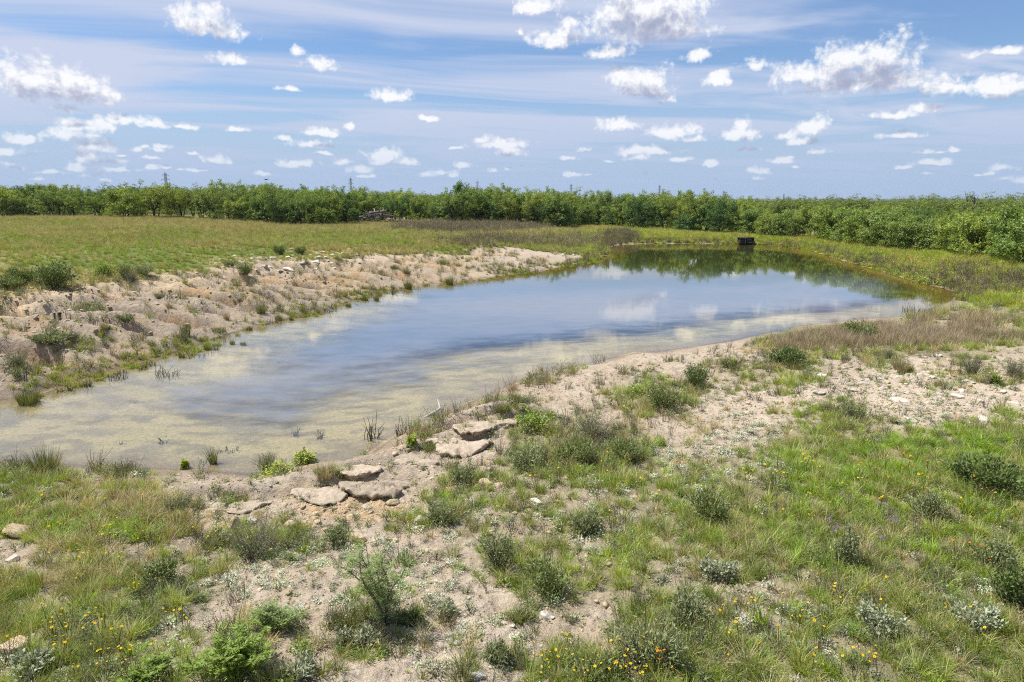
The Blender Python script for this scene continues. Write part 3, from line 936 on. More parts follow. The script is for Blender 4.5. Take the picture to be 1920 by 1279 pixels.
def put_tree(k, p, rz, s, label, group, shade, stretch=1.0):
    z = h1(p[0], p[1])
    loc = (p[0], p[1], z - .03)
    src = tree_src[k]
    col = tuple(np.array(shade[:3]) * rnd.uniform(.88, 1.12)) + (1,)
    if not used_src[k]:
        used_src[k] = True
        src.location = loc; src.rotation_euler = (0, 0, rz); src.scale = (s, s, s * stretch)
        for ch in src.children:
            ch.color = col
        if group:
            src['group'] = group
        return tag(src, label, 'tree', group)
    return copy_thing(src, loc, rz, (s, s, s * stretch), label, 'tree', group, col)


EXTENT_OK = lambda px: -110 < px < 2030
front = []
s = 2.0
while s < cum[-1] - 1:
    p, nrm_ = along(s)
    jit_ = rnd.uniform(-.7, 1.2)
    pp = p + nrm_ * jit_
    d = math.hypot(*pp)
    px, py = proj(np.array(pp[0]), np.array(pp[1]), np.array(h1(*pp)))
    right = px > 1480
    k = rnd.choice([2, 4, 4, 6, 0, 3] if right else [0, 1, 3, 3, 5, 0, 2, 7, 4, 4, 6, 2])
    if EXTENT_OK(px):
        front.append([float(px), pp, k])
    s += rnd.uniform(1.6, 4.6) * (.9 if right else 1.0)
front.sort(key=lambda t: t[0])
lab_n = {}
for n_, (px, pp, k) in enumerate(front):
    topy = np.interp(px, [t[0] for t in TOPY], [t[1] for t in TOPY]) + rnd.choice([rnd.uniform(-9, 4), rnd.uniform(4, 28)])
    d = math.hypot(*pp); z = h1(*pp)
    ht = (CAM_H + (374 - topy) / F * d) - z
    sc_ = min(max(ht / PROTO[k][1], .62), 1.25)
    if PROTO[k][1] < 4.6:
        sc_ = rnd.uniform(.85, 1.15)
    sh, shn = rnd.choice(SHADES)
    # where it stands: counted from the nearest landmark
    li = min(range(len(LAND)), key=lambda i: abs(LAND[i][0] - px))
    lx, ln = LAND[li]
    side = 'left' if px < lx else 'right'
    between = [f for f in front if (lx < f[0] < px) or (px < f[0] < lx)]
    o = len(between)
    if px < 0:
        label = f'{shn} {SHAPE[k]} mesquite at the left end of the front row'; group = 'trees cut by the left edge of the view'
    elif px > 1900:
        label = f'{shn} {SHAPE[k]} mesquite at the right edge of the view'; group = 'trees cut by the right edge of the view'
    else:
        label = f'{shn} {SHAPE[k]} mesquite, {ORD[min(o, 19)]} front-row tree {side} of {ln}'; group = 'mesquite trees along the front of the wood'
    put_tree(k, pp, rnd.uniform(0, 6.28), sc_, label, group, sh, rnd.uniform(.95, 1.1))

# deeper rows, mostly hidden: only their crowns show above the front row
back = []
for dist, step in ((3.4, 4.2), (7.5, 4.6), (12.5, 5.4), (19, 6.8), (27, 9.0)):
    s = rnd.uniform(0, 3)
    while s < cum[-1]:
        p, nrm_ = along(s)
        pp = p + nrm_ * (dist + rnd.uniform(-1.6, 1.6)) + np.array([rnd.uniform(-.8, .8), 0])
        px, py = proj(np.array(pp[0]), np.array(pp[1]), np.array(h1(*pp)))
        if -60 < px < 1980:
            back.append((dist, float(px), pp))
        s += step * rnd.uniform(.75, 1.25)
room = 292 - len(front)
if len(back) > room:
    back = sorted(back, key=lambda t: t[0])[:room]
for dist, px, pp in back:
    k = rnd.choice([0, 1, 3, 5, 0, 3, 5])
    topy = np.interp(px, [t[0] for t in TOPY], [t[1] for t in TOPY]) + rnd.choice([rnd.uniform(-9, 0), rnd.uniform(4, 18), rnd.uniform(4, 18)])
    d = math.hypot(*pp); z = h1(*pp)
    sc_ = min(max(((CAM_H + (374 - topy) / F * d) - z) / PROTO[k][1], .7), 1.3)
    sh, shn = rnd.choice(SHADES)
    zone = ('left of the dead wood' if px < 705 else 'between dead wood and hut' if px < 1398 else 'right of the hut')
    put_tree(k, pp, rnd.uniform(0, 6.28), sc_, f'green mesquite crown packed behind the front row, {zone}', f'mesquites behind the front row, {zone}', sh, rnd.uniform(.95, 1.1))
print('TREES', len(front), len(back))


# ------------------------------------------------------------------ scattering of what nobody could count
def proto_collection(name, meshes):
    c = bpy.data.collections.new(name)
    for i_, me_ in enumerate(meshes):
        c.objects.link(bpy.data.objects.new(f'{name}_{i_:02d}', me_))
    return c


def scatter(name, pts, idx, rotz, scl, tint, coll, label, tilt=.0):
    n = len(pts)
    me_ = bpy.data.meshes.new(name)
    me_.vertices.add(n); me_.vertices.foreach_set('co', np.asarray(pts, np.float32).ravel())
    def att(nm, typ, key, val):
        a_ = me_.attributes.new(nm, typ, 'POINT'); a_.data.foreach_set(key, val)
    att('pick', 'INT', 'value', np.asarray(idx, np.int32))
    rot = np.stack([RNG.normal(size=n) * tilt, RNG.normal(size=n) * tilt, rotz], 1).astype(np.float32)
    att('rot', 'FLOAT_VECTOR', 'vector', rot.ravel())
    scl = np.asarray(scl, np.float32)
    if scl.ndim == 1:
        scl = np.repeat(scl[:, None], 3, 1)
    att('scl', 'FLOAT_VECTOR', 'vector', scl.ravel())
    att('tint', 'FLOAT_COLOR', 'color', np.concatenate([tint, np.ones((n, 1))], 1).astype(np.float32).ravel())
    me_.update()
    o = link(name, me_)
    ng = bpy.data.node_groups.new(name, 'GeometryNodeTree')
    ng.interface.new_socket('Geometry', in_out='INPUT', socket_type='NodeSocketGeometry')
    ng.interface.new_socket('Geometry', in_out='OUTPUT', socket_type='NodeSocketGeometry')
    gi = ng.nodes.new('NodeGroupInput'); go = ng.nodes.new('NodeGroupOutput')
    ip = ng.nodes.new('GeometryNodeInstanceOnPoints'); ci = ng.nodes.new('GeometryNodeCollectionInfo')
    ci.inputs['Collection'].default_value = coll; ci.inputs['Separate Children'].default_value = True; ci.inputs['Reset Children'].default_value = True
    def na(nm, typ):
        a_ = ng.nodes.new('GeometryNodeInputNamedAttribute'); a_.data_type = typ; a_.inputs['Name'].default_value = nm; return a_.outputs['Attribute']
    ng.links.new(gi.outputs[0], ip.inputs['Points']); ng.links.new(ci.outputs[0], ip.inputs['Instance'])
    ip.inputs['Pick Instance'].default_value = True
    ng.links.new(na('pick', 'INT'), ip.inputs['Instance Index'])
    ng.links.new(na('rot', 'FLOAT_VECTOR'), ip.inputs['Rotation']); ng.links.new(na('scl', 'FLOAT_VECTOR'), ip.inputs['Scale'])
    ng.links.new(ip.outputs[0], go.inputs[0])
    md = o.modifiers.new('scatter', 'NODES'); md.node_group = ng
    o['kind'] = 'stuff'; o['label'] = label
    return o


# the wood beyond, one mass of canopy to the horizon
leafw = leaf_material('far_wood_leaves', (.19, .25, .054), (.23, .285, .06), .4, tint='instancer', var=.4)
def woodmesh(k):
    c = proto[k][1].copy(); c.materials.clear(); c.materials.append(leafw); return c
wood = proto_collection('far_tree', [woodmesh(k) for k in (0, 3, 5)])
n = 12500
a_ = np.radians(RNG.uniform(-60, 60, n)); rr_ = np.sqrt(RNG.uniform(55 ** 2, 1500 ** 2, n)); rr_ = 55 * (rr_ / 55) ** RNG.uniform(.25, 1., n)
wx, wy = rr_ * np.sin(a_), rr_ * np.cos(a_)
# only behind the individual rows
edge_az = np.arctan2(EW[:, 0], EW[:, 1]); edge_r = np.hypot(EW[:, 0], EW[:, 1])
od = np.argsort(edge_az)
lim = np.interp(a_, edge_az[od], edge_r[od]) + np.where(np.abs(np.degrees(a_)) > 38.5, 4, 33)
k_ = rr_ > lim
wx, wy, rr_ = wx[k_], wy[k_], rr_[k_]
wz = height(wx, wy)
n = len(wx)
big = 1 + sstep(250, 900, rr_) * 1.2
sc_ = RNG.uniform(.55, .95, n)
tint = np.stack([RNG.uniform(.8, 1.15, n)] * 3, 1) * np.array([1, 1, .95])
scatter('distant_woods', np.stack([wx, wy, wz], 1), RNG.integers(0, 3, n), RNG.uniform(0, 6.28, n), np.stack([sc_ * big, sc_ * big, sc_], 1), tint, wood, 'dense green mesquite wood reaching to the horizon')

# ------------------------------------------------------------------ ground plants nobody could count
def gmat(name, a, b, t=.3, var=.35):
    return leaf_material(name, a, b, t, tint='instancer', var=var)


GM = dict(
    green=gmat('grass_green', (.19, .245, .042), (.265, .305, .065), .42),
    bright=gmat('grass_bright', (.19, .30, .03), (.26, .355, .045), .42),
    dry=gmat('grass_dry', (.40, .325, .17), (.50, .41, .24), .25),
    red=gmat('grass_reddish', (.34, .26, .165), (.42, .33, .22), .25),
    silver=gmat('silver_leaf', (.38, .41, .27), (.57, .60, .44), .2),
    grey=gmat('grey_green_leaf', (.165, .195, .085), (.21, .24, .115), .25),
    herb=gmat('herb_leaf', (.17, .24, .045), (.23, .29, .06), .3),
    brown=gmat('dead_stem', (.13, .10, .075), (.20, .16, .125), .1),
)


def tuft(n, L0, L1, w, spread, lean, bend, mat, extra=None):
    m = MB()
    a = RNG.uniform(0, 6.28, n); q = np.sqrt(RNG.random(n)) * spread
    Cb = np.stack([np.cos(a) * q, np.sin(a) * q, np.full(n, -.02)], 1)
    D = np.stack([np.cos(a) * q / spread * lean, np.sin(a) * q / spread * lean, np.ones(n)], 1) + RNG.normal(size=(n, 3)) * .14
    m.blades(Cb, D, RNG.uniform(L0, L1, n), RNG.uniform(.7, 1.3, n) * w, RNG.uniform(.1, 1., n) * bend)
    mats = [mat]
    if extra:
        k, L, mm = extra
        a = RNG.uniform(0, 6.28, k); q = np.sqrt(RNG.random(k)) * spread * .7
        Cb = np.stack([np.cos(a) * q, np.sin(a) * q, np.zeros(k)], 1)
        D = np.stack([np.cos(a) * .25, np.sin(a) * .25, np.ones(k)], 1) + RNG.normal(size=(k, 3)) * .1
        m.blades(Cb, D, RNG.uniform(.7, 1.1, k) * L, .005, RNG.uniform(.1, .5, k), 1)
        mats = [mat, mm]
    return m.mesh('tuft', mats)


def forb(n, r, h, L, w, mat, stems=8, smat=None, flat=.5):
    m = MB()
    u = RNG.normal(size=(n, 3)); u[:, 2] = np.abs(u[:, 2]) * 1.2; u /= np.linalg.norm(u, axis=1)[:, None]
    q = RNG.uniform(.35, 1.0, n)[:, None]
    Cn = u * q * np.array([r, r, h]) + RNG.normal(size=(n, 3)) * r * .08
    Cn[:, 2] = np.maximum(Cn[:, 2], .008)
    D = u * np.array([1, 1, .4]) + RNG.normal(size=(n, 3)) * .6
    m.leaves(Cn, D, RNG.uniform(.7, 1.3, n) * L, RNG.uniform(.7, 1.3, n) * w, up=u * (1 - flat) + np.array([0, 0, 1.]) * (flat + .3))
    for k in range(stems):
        e = Cn[RNG.integers(0, n)]
        m.tube([(0, 0, -.01), e * np.array([.45, .45, .6]), e], [.004, .003, .002], 3, 1, False)
    return m.mesh('forb', [mat, smat or GM['brown']])


def stems(n, L0, L1, spread, mat, leafmat):
    m = MB()
    for k in range(n):
        a = RNG.uniform(0, 6.28); q = RNG.random() * spread
        L = RNG.uniform(L0, L1); ln = RNG.uniform(.05, .45)
        p0 = np.array([math.cos(a) * q, math.sin(a) * q, -.02]); d = np.array([math.cos(a) * ln, math.sin(a) * ln, 1.])
        pts = np.array([p0, p0 + d * L * .5, p0 + d * L * .95 + RNG.normal(size=3) * .03])
        m.tube(pts, [.005, .004, .002], 3, 0, False)
        c = int(9 * L / .4)
        t = RNG.uniform(.35, 1.0, c)[:, None]
        P = p0 + d * L * .95 * t + RNG.normal(size=(c, 3)) * .025
        m.leaves(P, RNG.normal(size=(c, 3)) + np.array([0, 0, .5]), .03, .011, 1)
    return m.mesh('weed', [mat, leafmat])


GP = {
    'green': [tuft(60, .14, .36, .0075, .07, .7, .9, GM['green'], (7, .42, GM['dry'])) for _ in range(4)],
    'bright': [tuft(80, .12, .32, .0085, .09, .75, .9, GM['bright']) for _ in range(3)],
    'dry': [tuft(55, .16, .42, .006, .07, .8, .8, GM['dry'], (10, .3, GM['green'])) for _ in range(4)],
    'red': [tuft(50, .25, .55, .006, .09, .45, .5, GM['red'], (8, .3, GM['green'])) for _ in range(3)],
    'silver': [forb(90, .13, .13, .034, .021, GM['silver'], 7) for _ in range(3)] + [forb(40, .08, .09, .034, .022, GM['silver'], 4) for _ in range(2)],
    'grey': [forb(130, .15, .24, .045, .012, GM['grey'], 12) for _ in range(3)],
    'herb': [forb(80, .13, .14, .05, .024, GM['herb'], 7) for _ in range(3)],
    'seed': [forb(14, .06, .05, .035, .018, GM['herb'], 2) for _ in range(2)] + [forb(12, .05, .06, .03, .018, GM['grey'], 2) for _ in range(2)],
    'stem': [stems(14, .22, .48, .10, GM['brown'], GM['grey']) for _ in range(3)] + [stems(9, .3, .6, .06, GM['brown'], GM['dry']) for _ in range(2)],
}
ORDER = list(GP)
GC = proto_collection('ground_plant', [m_ for k in ORDER for m_ in GP[k]])
GI = {}; o_ = 0
for k in ORDER:
    GI[k] = (o_, o_ + len(GP[k])); o_ += len(GP[k])


class Bed:
    def __init__(s): s.p = []; s.i = []; s.s = []; s.t = []
    def add(s, kind, x, y, scale, tint=(1, 1, 1), tv=.22, z=None):
        n = len(x)
        if n == 0:
            return
        z = height(x, y) if z is None else z
        s.p.append(np.stack([x, y, z], 1)); a, b = GI[kind]
        s.i.append(RNG.integers(a, b, n))
        sc = RNG.uniform(.7, 1.3, n) * scale
        s.s.append(np.stack([sc * RNG.uniform(.9, 1.2, n), sc * RNG.uniform(.9, 1.2, n), sc * RNG.uniform(.75, 1.2, n)], 1))
        t = np.array(tint)[None, :] * RNG.uniform(1 - tv, 1 + tv, n)[:, None] * RNG.uniform(.94, 1.06, (n, 3))
        s.t.append(t)
    def build(s, name, label):
        p = np.concatenate(s.p)
        print(name, len(p))
        return scatter(name, p, np.concatenate(s.i), RNG.uniform(0, 6.28, len(p)), np.concatenate(s.s), np.concatenate(s.t), GC, label, .12)


def sector(n, r0, r1, a0=-46, a1=46):
    a = np.radians(RNG.uniform(a0, a1, n)); r_ = np.sqrt(RNG.uniform(r0 * r0, r1 * r1, n))
    return r_ * np.sin(a), r_ * np.cos(a)


def nearside(x, y):
    """land on this side of the pond"""
    s_, _ = pond_sd(x, y)
    px, py = proj(x, y, np.full(len(x), .8))
    lim = np.interp(px, [-400, 0, 300, 560, 700, 860, 1000, 1300, 1500, 1750, 1850, 2300], [850, 865, 880, 880, 850, 790, 715, 655, 615, 580, 545, 540])
    return s_, px, py, (s_ > .05) & (py > lim - 14)


bed = Bed()
for (r0, r1, dens, sz) in ((5.2, 11, 190, .72), (11, 19, 110, .80), (19, 34, 50, 1.0), (34, 60, 8, 1.6)):
    n = int(dens * .5 * math.radians(92) * (r1 * r1 - r0 * r0))
    n = int(n * 124 / 92)
    x, y = sector(n, r0 if r0 > 6 else 3.5, r1, -62, 62)
    s_, px, py, ok = nearside(x, y)
    px = np.clip(px, 30, 1890); py = np.minimum(py, 1262)
    x, y, px, py, s_ = x[ok], y[ok], px[ok], py[ok], s_[ok]
    j1 = fbm(x * .9, y * .9, 71, 4) - .5; j2 = fbm(x * .9 + 7, y * .9 + 3, 72, 4) - .5
    jx = px + j1 * 130; jy = py + j2 * 80
    g = blob_w(GREEN_Z, jx, jy); ba = blob_w(BARE_Z, jx, jy); sv = blob_w(SILVER_Z, jx, jy); dr = blob_w(DRY_Z, jx, jy); br = blob_w(BRIGHT_Z, jx, jy)
    cl = fbm(x * 1.6, y * 1.6, 73, 3)                         # clumping
    clump = sstep(.38, .60, cl)
    cover = np.clip(g * (1 - .75 * ba) * (.50 + .6 * clump), 0, 1) * .76
    sparse = (.02 + .14 * sstep(.5, .66, cl)) * (1 - .5 * ba)
    u = RNG.random(len(x))
    kind = np.full(len(x), '', dtype='U8')
    kr = RNG.random(len(x)); mix = fbm(x * .7 + 20, y * .7, 74, 3)
    svx = sv * (.10 + .38 * sstep(.42, .62, fbm(x * 2.6, y * 2.6, 75, 3)))
    on = u < np.maximum(np.maximum(cover, sparse), svx)
    isbr = on & (kr < np.maximum(br * .8, .10 * (g > .5))) & (u < np.maximum(cover, sparse))
    belt = blob_w([(1680, 622, 230, 26, 1.), (1580, 632, 150, 20, 1.), (1790, 592, 110, 14, 1.)], jx, py)
    on = on | (RNG.random(len(x)) < belt * .5)
    isbr &= belt < .4
    isdr = on & ~isbr & (RNG.random(len(x)) < np.maximum(np.where(px < 480, .78, .55) * dr + .04, belt * .7))
    issv = on & ~isbr & ~isdr & ((RNG.random(len(x)) < sv * .62 + .06) | (u > np.maximum(cover, sparse)))
    rest = on & ~isbr & ~isdr & ~issv
    q_ = RNG.random(len(x))
    gre = rest & (g > .3) & (q_ < .52 + (mix - .5))
    gry = rest & ~gre & (q_ < .85)
    her = rest & ~gre & ~gry
    sparse_only = g < .25
    bed.add('bright', x[isbr], y[isbr], 1.0 * sz, (1.3, 1.25, 1), .34)
    reddish = blob_w([(1680, 625, 260, 30, 1.), (1600, 635, 160, 22, 1.), (1790, 590, 120, 18, 1.)], px, py) > .3
    bed.add('dry', x[isdr & ~reddish], y[isdr & ~reddish], 1.0 * sz, (1.1, 1.08, 1.0))
    bed.add('red', x[isdr & reddish], y[isdr & reddish], 1.05 * min(sz, 1.4), (1, 1, 1))
    bed.add('silver', x[issv], y[issv], .95 * sz, (1, 1, 1))
    k_ = gre & ~sparse_only; bed.add('green', x[k_], y[k_], 1.0 * sz, (1.25, 1.3, 1.0), .36)
    k_ = gre & sparse_only; bed.add('green', x[k_], y[k_], .6 * sz, (1, 1, 1))
    k_ = gry; ks = k_ & (RNG.random(len(x)) < .7)
    bed.add('grey', x[ks], y[ks], .8 * sz * 1.0, (1, 1, 1), .3)
    ks2 = k_ & ~ks; bed.add('stem', x[ks2], y[ks2], .75 * sz, (1, 1, 1))
    bed.add('herb', x[her], y[her], .75 * sz, (1.2, 1.2, 1), .35)
    # little seedlings on the open stony ground
    e = (~on) & (RNG.random(len(x)) < .10 + .16 * blob_w([(1700, 740, 340, 90, 1.)], px, py))
    bed.add('seed', x[e], y[e], 1.0 * sz, (1.05, 1.05, .9), .3)
bed.build('meadow_grass', 'tangled grass, silver-leaved weeds and low herbs on the near bank')

# the left bank: sparse dry tufts and grey weeds; pasture above it
bed = Bed()
x, y = sector(29000, 14, 78, -58, 8)
s_, _a = pond_sd(x, y); px, py = proj(x, y, np.full(len(x), 1.2))
near_land = nearside(x, y)[3]
ok = (s_ > .1) & ~near_land & (x < 14)
x, y, px, py, s_ = x[ok], y[ok], px[ok], py[ok], s_[ok]
rr_ = np.hypot(x, y)
bankw = 9.5 - 8.6 * sstep(900, 1150, px)
cl = fbm(x * .5, y * .5, 81, 4)
onb = s_ < bankw
lowb = np.exp(-((s_ - .6) / 1.0) ** 2)
prob = np.where(onb, .07 + .60 * sstep(.48, .62, cl) + .30 * lowb * (cl > .42), 1.0)
u = RNG.random(len(x)) < prob
q_ = RNG.random(len(x))
b1 = u & onb
bed.add('dry', x[b1 & (q_ < .25)], y[b1 & (q_ < .25)], 1.2, (.85, .85, .85))
k_ = b1 & (q_ >= .25) & (q_ < .5); bed.add('stem', x[k_], y[k_], 1.0, (1, 1, 1))
k_ = b1 & (q_ >= .5) & (q_ < .72); bed.add('grey', x[k_], y[k_], 1.3, (1, 1, .9))
k_ = b1 & (q_ >= .72) & (q_ < .9); bed.add('green', x[k_], y[k_], 1.1, (1, 1, .9))
k_ = b1 & (q_ >= .9); bed.add('herb', x[k_], y[k_], 1.2, (1.1, 1.1, .8))
bed.build('bank_weeds', 'scattered dry tufts and grey weeds on the eroded left bank')

bed = Bed()
x, y = sector(74000, 22, 128, -58, 12)
s_, _a = pond_sd(x, y); px, py = proj(x, y, height(x, y))
bankw = 9.0 - 8.2 * sstep(900, 1150, px)
edge_lim = np.interp(np.arctan2(x, y), edge_az[od], edge_r[od]) + 4
ok = (s_ > bankw) & (x < 16) & (np.hypot(x, y) < edge_lim) & ~((y < 45) & (x > 0))
x, y, px, py, s_ = x[ok], y[ok], px[ok], py[ok], s_[ok]
big = .9 + 1.3 * sstep(30, 110, np.hypot(x, y))
n1 = fbm(x * .35, y * .35, 62, 4); n3 = fbm(x * .07, y * .07, 64, 3)
drt = np.where(px < 760, sstep(.33, .56, n1 * .5 + n3 * .5), sstep(.5, .75, n1) * .5)
grn = sstep(.5, .62, fbm(x * .16 + 9, y * .16, 65, 3)) * .9
grn = np.maximum(grn, blob_w([(300, 490, 420, 26, .8), (620, 450, 200, 16, .9), (1000, 468, 160, 14, .6)], px, py))
scr = blob_w([(880, 429, 155, 9, 1.), (930, 455, 120, 10, .4), (1080, 455, 60, 12, .4)], px, py)
u = RNG.random(len(x)); q_ = RNG.random(len(x))
A = u < scr
for kk, lo, hi, tn in (('stem', 0, .7, (1.3, 1.2, 1.15)), ('grey', .7, 1, (1.0, .92, .8))):
    k_ = A & (q_ >= lo) & (q_ < hi)
    for b0, b1 in ((0, 1.4), (1.4, 3)):
        k2 = k_ & (big >= b0) & (big < b1); bed.add(kk, x[k2], y[k2], 1.0 if b0 == 0 else 1.9, tn)
B = ~A & (q_ < grn * .6)
Cc = ~A & ~B & (RNG.random(len(x)) < drt * .8 + .12)
Dd = ~A & ~B & ~Cc
for m_, kk, tn in ((B, 'bright', (1.0, .95, .85)), (Cc, 'dry', (.88, .93, .62)), (Dd & (u < .6), 'green', (1.15, 1.0, .85)), (Dd & (u >= .6), 'dry', (.9, .95, .65))):
    for b0, b1, s0 in ((0, 1.3, 1.05), (1.3, 1.8, 1.55), (1.8, 3, 2.0)):
        k2 = m_ & (big >= b0) & (big < b1); bed.add(kk, x[k2], y[k2], s0 * .85, tn)
bed.build('pasture_grass', 'rough pasture grass on the rise left of the pond')

# far and right shore: tall yellow-green grass and weeds between the water and the trees
bed = Bed()
a = np.radians(RNG.uniform(2, 58, 76000)); r_ = np.sqrt(RNG.uniform(36 ** 2, 135 ** 2, 76000))
x, y = r_ * np.sin(a), r_ * np.cos(a)
s_, _a = pond_sd(x, y); px, py = proj(x, y, np.full(len(x), .7))
edge_lim = np.interp(np.arctan2(x, y), edge_az[od], edge_r[od]) + 3
ok = (s_ > -.05) & (r_ < edge_lim) & (px > 1090) & (py < np.interp(px, [1700, 1800, 1920, 2200], [520, 545, 575, 590]))
ok &= RNG.random(len(x)) < .85
x, y, px, py, s_, r_ = x[ok], y[ok], px[ok], py[ok], s_[ok], r_[ok]
cl = fbm(x * .3, y * .3, 91, 4)
q_ = RNG.random(len(x))
rim = s_ < 1.4
bro = blob_w([(1165, 450, 45, 14, 1.), (1800, 520, 90, 20, .5), (1900, 530, 80, 16, .6), (1600, 485, 90, 10, .4)], px, py)
A = (q_ < bro * .8) | (rim & (q_ < .35))
B = ~A & (cl > .5) & (q_ < .8); Cc = ~A & ~B & (q_ < .45); Dd = ~A & ~B & ~Cc
bed.add('stem', x[A], y[A], 1.6, (.95, .9, .8)); bed.add('bright', x[B], y[B], 2.0, (1.5, 1.25, .9))
bed.add('green', x[Cc], y[Cc], 1.9, (1.55, 1.35, .8)); bed.add('herb', x[Dd & (q_ < .8)], y[Dd & (q_ < .8)], 2.4, (1.4, 1.3, .8)); bed.add('dry', x[Dd & (q_ >= .8)], y[Dd & (q_ >= .8)], 1.5, (.9, .9, .7))
bed.build('shore_grass', 'tall yellow-green grass between the far water edge and the trees')

# sedge and rushes along the rim of the left shore
bed = Bed()
x, y = sector(40000, 14, 75, -50, 8)
s_, arc_ = pond_sd(x, y); px, py = proj(x, y, np.zeros(len(x)))
ln = nearside(x, y)[3]
cl = vnoise(arc_ * .45, arc_ * 0 + .5, 95)
ok = (s_ > -1.1) & (s_ < .9) & (RNG.random(len(x)) < (sstep(.5, .8, cl) * .40 + .035) * np.where(px > 560, 2.0, 1.0)) & (px < 1130) & (py < np.interp(px, [-400, 0, 300, 700, 1130], [800, 760, 690, 570, 500]))
x, y, px, s_ = x[ok], y[ok], px[ok], s_[ok]
q_ = RNG.random(len(x)); z = np.maximum(height(x, y), -.06)
k_ = q_ < .4; bed.add('bright', x[k_], y[k_], 1.0, (1.15, .95, .9), z=z[k_])
k_ = (q_ >= .4) & (q_ < .65); bed.add('green', x[k_], y[k_], 1.1, (1.2, 1.05, .8), z=z[k_])
k_ = (q_ >= .65) & (q_ < .85); bed.add('stem', x[k_], y[k_], 1.0, (.8, .8, .8), z=z[k_])
k_ = q_ >= .85; bed.add('herb', x[k_], y[k_], 1.0, (1.2, 1.15, .5), z=z[k_])
bed.build('shore_sedge', 'yellow-green sedge and dead stalks along the left waterline')

# loose stones and pebbles
def pebble(seed):
    rg = np.random.default_rng(seed)
    ph = (1 + 5 ** .5) / 2
    vv = np.array([(-1, ph, 0), (1, ph, 0), (-1, -ph, 0), (1, -ph, 0), (0, -1, ph), (0, 1, ph), (0, -1, -ph), (0, 1, -ph), (ph, 0, -1), (ph, 0, 1), (-ph, 0, -1), (-ph, 0, 1)])
    vv /= np.linalg.norm(vv[0])
    fa = [(0, 11, 5), (0, 5, 1), (0, 1, 7), (0, 7, 10), (0, 10, 11), (1, 5, 9), (5, 11, 4), (11, 10, 2), (10, 7, 6), (7, 1, 8), (3, 9, 4), (3, 4, 2), (3, 2, 6), (3, 6, 8), (3, 8, 9), (4, 9, 5), (2, 4, 11), (6, 2, 10), (8, 6, 7), (9, 8, 1)]
    vv = vv * rg.uniform(.65, 1.2, (12, 1)) * np.array([1.2, .95, .55])
    return make_mesh('pebble', vv, [np.array(fa)], [stonem])


stonem, nt, out = new_mat('loose_stone')
at = N(nt, 'ShaderNodeAttribute', attribute_type='INSTANCER', attribute_name='tint')
tcn = N(nt, 'ShaderNodeTexCoord')
v_ = map_range(nt, noise(nt, tcn.outputs['Object'], 2.5, 5, .6), .3, .7, .75, 1.2, False)
hs = N(nt, 'ShaderNodeHueSaturation'); nt.links.new(at.outputs['Color'], hs.inputs['Color']); nt.links.new(v_, hs.inputs['Value'])
b = N(nt, 'ShaderNodeBsdfPrincipled'); b.inputs['Roughness'].default_value = .9; b.inputs['Specular IOR Level'].default_value = .2
nt.links.new(hs.outputs[0], b.inputs['Base Color']); nt.links.new(b.outputs[0], out.inputs[0])
PC = proto_collection('pebble', [pebble(k) for k in range(6)])
px_, sc_, ti_ = [], [], []
for (r0, r1, dens, s0, s1) in ((5.2, 12, 420, .007, .024), (5.2, 12, 12, .025, .06), (12, 22, 110, .012, .04), (12, 22, 3, .04, .09), (22, 50, 9, .04, .11)):
    n = int(dens * .5 * math.radians(94) * (r1 * r1 - r0 * r0))
    n = int(n * 1.25)
    x, y = sector(n, r0, r1, -59, 59)
    s_, px, py, ok = nearside(x, y)
    px = np.clip(px, 30, 1890); py = np.minimum(py, 1262)
    lb = (s_ > .2) & ~ok & (x < 5) & (s_ < 11)
    g = blob_w(GREEN_Z, px, py)
    st = blob_w([(1780, 740, 260, 70, 1.), (1500, 765, 200, 50, .8), (650, 945, 200, 40, .8), (820, 880, 130, 50, .6), (1000, 960, 150, 50, .6), (60, 590, 160, 50, 1.), (540, 490, 220, 45, 1.)], px, py)
    cl = fbm(x * .8, y * .8, 97, 3)
    keep_ = (ok | lb) & (RNG.random(n) < (.25 + .75 * st + .5 * (cl - .5)) * (1 - .6 * g))
    x, y, st = x[keep_], y[keep_], st[keep_]
    sz = s0 * (s1 / s0) ** (RNG.random(len(x)) ** 1.6)
    px_.append(np.stack([x, y, height(x, y) + sz * .12], 1)); sc_.append(sz)
    bright_ = RNG.uniform(.65, 1.15, len(x))[:, None]
    ti_.append((np.array([.50, .41, .31]) + (np.array([.56, .43, .25]) - np.array([.50, .41, .31])) * RNG.random((len(x), 1))) * bright_)
p = np.concatenate(px_); print('pebbles', len(p))
scatter('gravel', p, RNG.integers(0, 6, len(p)), RNG.uniform(0, 6.28, len(p)), np.concatenate(sc_), np.concatenate(ti_), PC, 'pale gravel and broken stones lying on the bare soil', .25)

